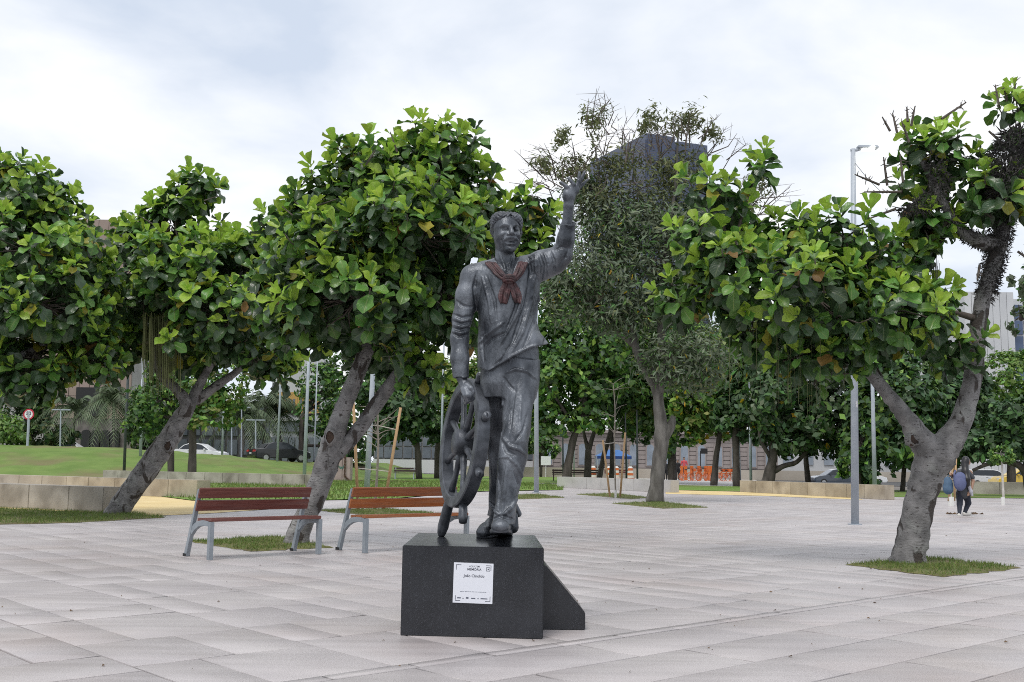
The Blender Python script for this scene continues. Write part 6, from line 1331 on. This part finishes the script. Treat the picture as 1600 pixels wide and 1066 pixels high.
# stone warehouse with arched windows
Ya = 112; a0, a1 = P(835, 690, Ya), P(1215, 690, Ya); sw_ = root('stone_warehouse', 'long pinkish stone building with arched windows beyond the trees', 'building', ((a0[0] + a1[0]) / 2, Ya, 0)); Wd = a1[0] - a0[0]; Hb = P(940, 676, Ya)[2]
MB().box(((a0[0] + a1[0]) / 2, Ya + 6, Hb / 2), (Wd, 11.8, Hb)).build('core', M_masonry, sw_)
for j in range(9): MB().box(((a0[0] + a1[0]) / 2, Ya + .06, .5 + j * (Hb - .5) / 9 + .2), (Wd, .16, (Hb - .5) / 9 - .06)).build('stone_course', M_masonry, sw_)
MB().box(((a0[0] + a1[0]) / 2, Ya - .1, Hb + .12), (Wd + .4, .7, .3)).build('cornice', M_masonry, sw_); MB().prism([(a0[0], Ya + .2, Hb + .27), (a1[0], Ya + .2, Hb + .27), (a1[0] - 2, Ya + 6, Hb + 2.2), (a0[0] + 2, Ya + 6, Hb + 2.2)], (0, .2, .1)).build('roof', M_roofp, sw_)
for x in np.arange(857, 1215, 26.5):
    p = P(x, 700, Ya); w_ = .36; zb = 1.2; z1 = 3.0
    w = MB().prism([(p[0] - w_ - .14, Ya - .03, zb - .1), (p[0] + w_ + .14, Ya - .03, zb - .1)] + [(p[0] + (w_ + .14) * math.cos(math.pi * i / 8), Ya - .03, z1 + (w_ + .14) * math.sin(math.pi * i / 8)) for i in range(9)], (0, -.10, 0)).build('window', M_masonry, sw_)
    MB().prism([(p[0] - w_, Ya - .135, zb), (p[0] + w_, Ya - .135, zb)] + [(p[0] + w_ * math.cos(math.pi * i / 8), Ya - .135, z1 + w_ * math.sin(math.pi * i / 8)) for i in range(9)], (0, -.02, 0)).build('pane', M_wwin, w)
fw_ = MB().box(((a0[0] + a1[0]) / 2 + 3, 100, .45), (Wd + 20, .3, .9)).build('boundary_wall', mat('tan_wall', (.34, .30, .25), (.4, .36, .31), .5, .8, coord='World')); tag(fw_, 'low tan boundary wall in front of the stone warehouse', 'wall')
# pale row behind the cars at right
Yr = 135; a0, a1 = P(1215, 690, Yr), P(1660, 690, Yr); rb = root('pale_building', 'pale low building behind the parked cars at right', 'building', ((a0[0] + a1[0]) / 2, Yr, 0)); Wd = a1[0] - a0[0]
MB().box(((a0[0] + a1[0]) / 2, Yr + 5, 2.6), (Wd, 9.8, 5.2)).build('wall', M_whitew, rb)
for i in range(14): MB().box((a0[0] + Wd * (i + .5) / 14, Yr, 2.3), (1.2, .1, 1.5)).build('window', M_wwin, rb)
# things along the far walkways
c = P(853, 718, 98); o = MB().box((c[0], 98, P(853, 720, 98)[2]), (.9, .1, .8)).tube([(c[0], 98, 0), (c[0], 98, 1.2)], .03, 6).build('white_board', M_signw); tag(o, 'white notice board left of the curved black trunk', 'sign')
c = P(1100, 705, 92); o = MB().box((c[0], 92, c[2]), (.55, .3, .45)).tube([(c[0] - .3, 92, 0), (c[0] - .3, 92, c[2])], .04, 6).build('dark_sign_box', M_black); tag(o, 'dark box on a post above the docked bicycles', 'sign')
# ------------------------------------------------------------------ people
M_skin = mat('skin', (.30, .17, .11), (.34, .20, .135), 10, .5); M_hair = mat('black_hair', (.008, .008, .010), (.016, .015, .018), 30, .4, stretch=(4, 4, .5)); M_shirt = mat('grey_shirt', (.06, .065, .075), rough=.8); M_trous = mat('navy_trousers', (.012, .016, .03), (.02, .025, .04), 6, .75)
M_shoe = mat('white_shoe', (.62, .60, .56), rough=.6); M_pack = mat('blue_backpack', (.085, .10, .20), (.11, .13, .25), 6, .7, bump=.3, bscale=20); M_bag = mat('teal_bag', (.05, .10, .17), (.08, .14, .22), 6, .7, bump=.3, bscale=20); M_pale = mat('pale_jacket', (.45, .45, .5), rough=.8)
Wp = G(1503, 806); WX, WY = Wp[0], Wp[1]
def Q(px, py, dy=0.): return P(px, py, WY + dy)
def sd_obj(nm, build, lo, hi, h, m, par):
    s = SDF(lo, hi, h); build(s); return link(nm, s.mesh(nm), m, par)
woman = root('person', 'person with long black hair walking away in dark trousers and white shoes', 'person', (WX, WY, 0))
lo, hi = Q(1462, 830, -.6), Q(1535, 700, .6); lo = np.minimum(lo, hi) - .05; hi = np.maximum(Q(1462, 830, -.6), Q(1535, 700, .6)) + .05; lo[2] = -.03
def f_body(s):
    s.ell(Q(1511, 721.5, -.01), (.078, .09, .11), 0); s.cone(Q(1510, 727), Q(1508, 737), .05, .06, .03); s.ell(Q(1515.8, 723.5, -.02), (.018, .016, .018), .02)
    s.chain([(*Q(1506, 742), .12), (*Q(1505, 757), .125), (*Q(1505, 768), .14)], .05)
    s.chain([(*Q(1516, 738, 0), .055), (*Q(1520.5, 752, -.02), .043), (*Q(1518, 763, -.10), .036), (*Q(1514, 770, -.12), .03)], .02); s.ell(Q(1513, 771, -.13), (.03, .045, .035), .02)
    for i in range(4): s.cone(Q(1512.5 + i * .9, 771.5, -.14), Q(1511 + i, 774.5, -.17), .012, .009, .006)
    s.chain([(*Q(1496, 738, 0), .055), (*Q(1488, 744, -.02), .043), (*Q(1485.5, 741, -.10), .036)], .02); s.ell(Q(1485, 740, -.12), (.03, .04, .035), .02)
    for i in range(4): s.cone(Q(1484 + i * .8, 740, -.14), Q(1484 + i * .8, 743, -.16), .011, .009, .006)
    s.chain([(*Q(1509.5, 770), .09), (*Q(1513, 786, .08), .06), (*Q(1507, 802, .02), .04)], .02); s.chain([(*Q(1500, 770), .09), (*Q(1499.5, 788, -.06), .055), (*Q(1499, 805, -.22), .036)], .02)
body_w = sd_obj('body', f_body, lo, hi, .012, M_skin, woman)
def f_shirt(s):
    s.chain([(*Q(1506, 740), .135), (*Q(1505, 755), .135), (*Q(1505, 771), .15)], .06); s.cone(Q(1512, 738), Q(1519, 746, -.01), .075, .068, .04); s.cone(Q(1498, 738), Q(1492, 742, -.01), .072, .06, .04)
sd_obj('shirt', f_shirt, lo, hi, .012, M_shirt, body_w)
def f_tr(s):
    s.ell(Q(1505, 768, .02), (.165, .15, .12), .03); s.chain([(*Q(1509.5, 772), .108), (*Q(1513, 786, .08), .072), (*Q(1507, 802, .02), .046)], .03); s.chain([(*Q(1500, 772), .105), (*Q(1499.5, 788, -.06), .07), (*Q(1499, 804, -.22), .042)], .03)
sd_obj('trousers', f_tr, lo, hi, .012, M_trous, body_w)
def f_hair(s):
    s.ell(Q(1508.8, 719.8, -.01), (.098, .115, .118), 0); s.chain([(*Q(1507.5, 724, -.04), .092), (*Q(1508.5, 737, -.12), .085), (*Q(1511, 749, -.22), .08), (*Q(1512.5, 758, -.24), .045)], .05); s.ell(Q(1518.2, 724, .02), (.048, .12, .066), .02, 's')
sd_obj('hair', f_hair, lo, hi, .012, M_hair, body_w)
def f_s1(s): s.chain([(*Q(1498.5, 805, -.26), .046), (*Q(1501.5, 811, -.22), .046), (*Q(1504.5, 815, -.16), .034)], .03)
sd_obj('shoe', f_s1, lo, hi, .012, M_shoe, body_w)
def f_s2(s): s.chain([(*(np.array([*Q(1506, 803)[:2], .05])), .048), (*(np.array([*Q(1511, 803, .1)[:2], .05])), .048), (*(np.array([*Q(1516, 803, .15)[:2], .04])), .035)], .03)
sd_obj('shoe', f_s2, lo, hi, .012, M_shoe, body_w)
bpk = root('backpack', 'blue backpack with a pale triangle worn by the walking person', 'backpack', Q(1500, 764, -.2))
def f_pk(s):
    s.ell(Q(1500.5, 752, -.20), (.175, .11, .24), 0); s.ell(Q(1500, 757, -.25), (.15, .10, .17), .03); s.crease([(1490, 745), (1500, 740), (1510, 746)], .008, .006, 's')
spk = SDF(lo, hi, .012); f_pk(spk); link('pack', spk.mesh('pack'), M_pack, bpk)
tri = MB(); tp = [spk.hit(*q, 26, 30) for q in ((1491.5, 762.5), (1501, 764), (1496.5, 756))]
if all(t is not None for t in tp): tri.add([t + np.array([0, -.015, 0]) for t in tp], [(0, 1, 2)]); tri.build('triangle_mark', M_shoe, bpk)
MB().tube([Q(1493, 735, -.10), Q(1491, 740, -.17), Q(1491, 750, -.2)], .022, 6).build('strap', M_pack, bpk, smooth=True)
hb2 = root('shoulder_bag', 'blue grey bag carried at the left side of the walking person', 'bag', Q(1481, 773, -.12))
sb2 = SDF(lo, hi, .012); sb2.ell(Q(1481, 758, -.12), (.13, .10, .22), 0); sb2.ell(Q(1481.5, 765, -.12), (.125, .11, .13), .04); link('bag', sb2.mesh('bag'), M_bag, hb2)
MB().tube([Q(1478, 748, -.12), Q(1483, 742, -.12), Q(1488, 748, -.12)], .015, 6).build('handle', M_bag, hb2, smooth=True)
jk = SDF(lo, hi, .012); jk.chain([(*Q(1514, 760, -.16), .04), (*Q(1517, 768, -.16), .045), (*Q(1519, 774, -.16), .03)], .03); o = link('pale_jacket', jk.mesh('pale_jacket'), M_pale); tag(o, 'pale folded jacket held at the walking person hip', 'jacket')
# distant standing people
def far_person(label, x, y, Y, shirt, trous, h=1.7):
    b = P(x, y, Y); b[2] = 0; r = root('person', label, 'person', b, 'people standing far back'); S = h / 1.7
    def V(a, c, z): return (b[0] + a * S, b[1] + c * S, z * S)
    lo, hi = np.array(V(-.45, -.35, -.02)), np.array(V(.45, .35, 1.8)); s = SDF(lo, hi, .02)
    s.ell(V(0, 0, 1.58), (.085, .10, .12), 0); s.cone(V(0, 0, 1.48), V(0, 0, 1.40), .05, .06, .02)
    s.chain([(*V(0, 0, 1.35), .12), (*V(0, 0, .95), .11)], .04)
    for k in (-1, 1): s.chain([(*V(k * .09, 0, .92), .07), (*V(k * .10, .02, .5), .055), (*V(k * .10, .03, .08), .04)], .02); s.chain([(*V(k * .18, 0, 1.36), .05), (*V(k * .24, .03, 1.1), .04), (*V(k * .2, -.10, .9), .035)], .02); s.ell(V(k * .2, -.12, .86), (.03, .035, .05), .01)
    o = link('body', s.mesh('body'), M_skin, r)
    s = SDF(lo, hi, .02); s.chain([(*V(0, 0, 1.34), .15), (*V(0, 0, .95), .14)], .05); [s.chain([(*V(k * .17, 0, 1.36), .075), (*V(k * .235, .02, 1.12), .06)], .03) for k in (-1, 1)]; link('shirt', s.mesh('shirt'), shirt, o)
    s = SDF(lo, hi, .02); s.ell(V(0, 0, .92), (.15, .12, .12), 0); [s.chain([(*V(k * .09, 0, .9), .10), (*V(k * .10, .02, .5), .075), (*V(k * .10, .03, .12), .06)], .03) for k in (-1, 1)]; link('trousers', s.mesh('trousers'), trous, o)
    s = SDF(lo, hi, .02); s.ell(V(0, .02, 1.63), (.095, .11, .09), 0); s.ell(V(0, -.09, 1.57), (.07, .06, .08), .01, 's'); link('hair', s.mesh('hair'), M_hair, o)
    for k in (-1, 1): MB().ball(V(k * .10, -.04, .045), (.05, .13, .05)).build('shoe', M_rubber, o, smooth=True)
    return r
M_dk = mat('black_shirt', (.014, .014, .017), rough=.8); M_rd = mat('red_shirt', (.55, .08, .10), rough=.8)
far_person('person in black standing left of the ivy clad trunk', 1040, 752, 88, M_dk, M_dk, 1.6); far_person('person in black standing right of the ivy clad trunk', 1059, 751, 90, M_dk, M_dk); far_person('person in a pink red top near the docked bicycles', 1069, 744, 96, M_rd, M_trous, 2.0)
M_debris = mat('dry_leaf', (.10, .06, .035), (.16, .10, .05), 9, .8, rnd=.3)
# fallen leaves and crumbs on the paving
lv = MB(); rd = random.Random(8)
for _ in range(110):
    x, y = rd.uniform(-30, 1630), 1080 - 290 * rd.random() ** .6; p = G(x, y, .004); s_ = rd.uniform(.006, .02); a_ = rd.random() * 6.28
    lv.add([(p[0] + s_ * math.cos(a_), p[1] + s_ * math.sin(a_), .004), (p[0] - s_ * .5 * math.sin(a_), p[1] + s_ * .5 * math.cos(a_), .010 + s_ * .3), (p[0] - s_ * math.cos(a_), p[1] - s_ * math.sin(a_), .004), (p[0] + s_ * .5 * math.sin(a_), p[1] - s_ * .5 * math.cos(a_), .008)], [(0, 1, 2, 3)])
tag(lv.build('leaf_litter', M_debris, local=True), 'scattered dry leaf crumbs on the paving', 'litter', None, 'stuff')
for k, (x, y, s_) in enumerate(((1488, 804, .16), (1522, 804, .17))):
    p = G(x, y); mb = MB()
    for j in range(7): a_ = rd.random() * 6.28; c = np.array([p[0] + rd.gauss(0, .12), p[1] + rd.gauss(0, .06), .012]); mb.add([c + np.array([.10 * math.cos(a_), .05 * math.sin(a_), .0]), c + np.array([-.04 * math.sin(a_), .04 * math.cos(a_), .05]), c - np.array([.10 * math.cos(a_), .05 * math.sin(a_), .0]), c + np.array([.04 * math.sin(a_), -.04 * math.cos(a_), .02])], [(0, 1, 2, 3)])
    tag(mb.build('fallen_leaves', M_debris), ('small heap of fallen leaves left of the walking feet', 'small heap of fallen leaves right of the walking feet')[k], 'leaves')
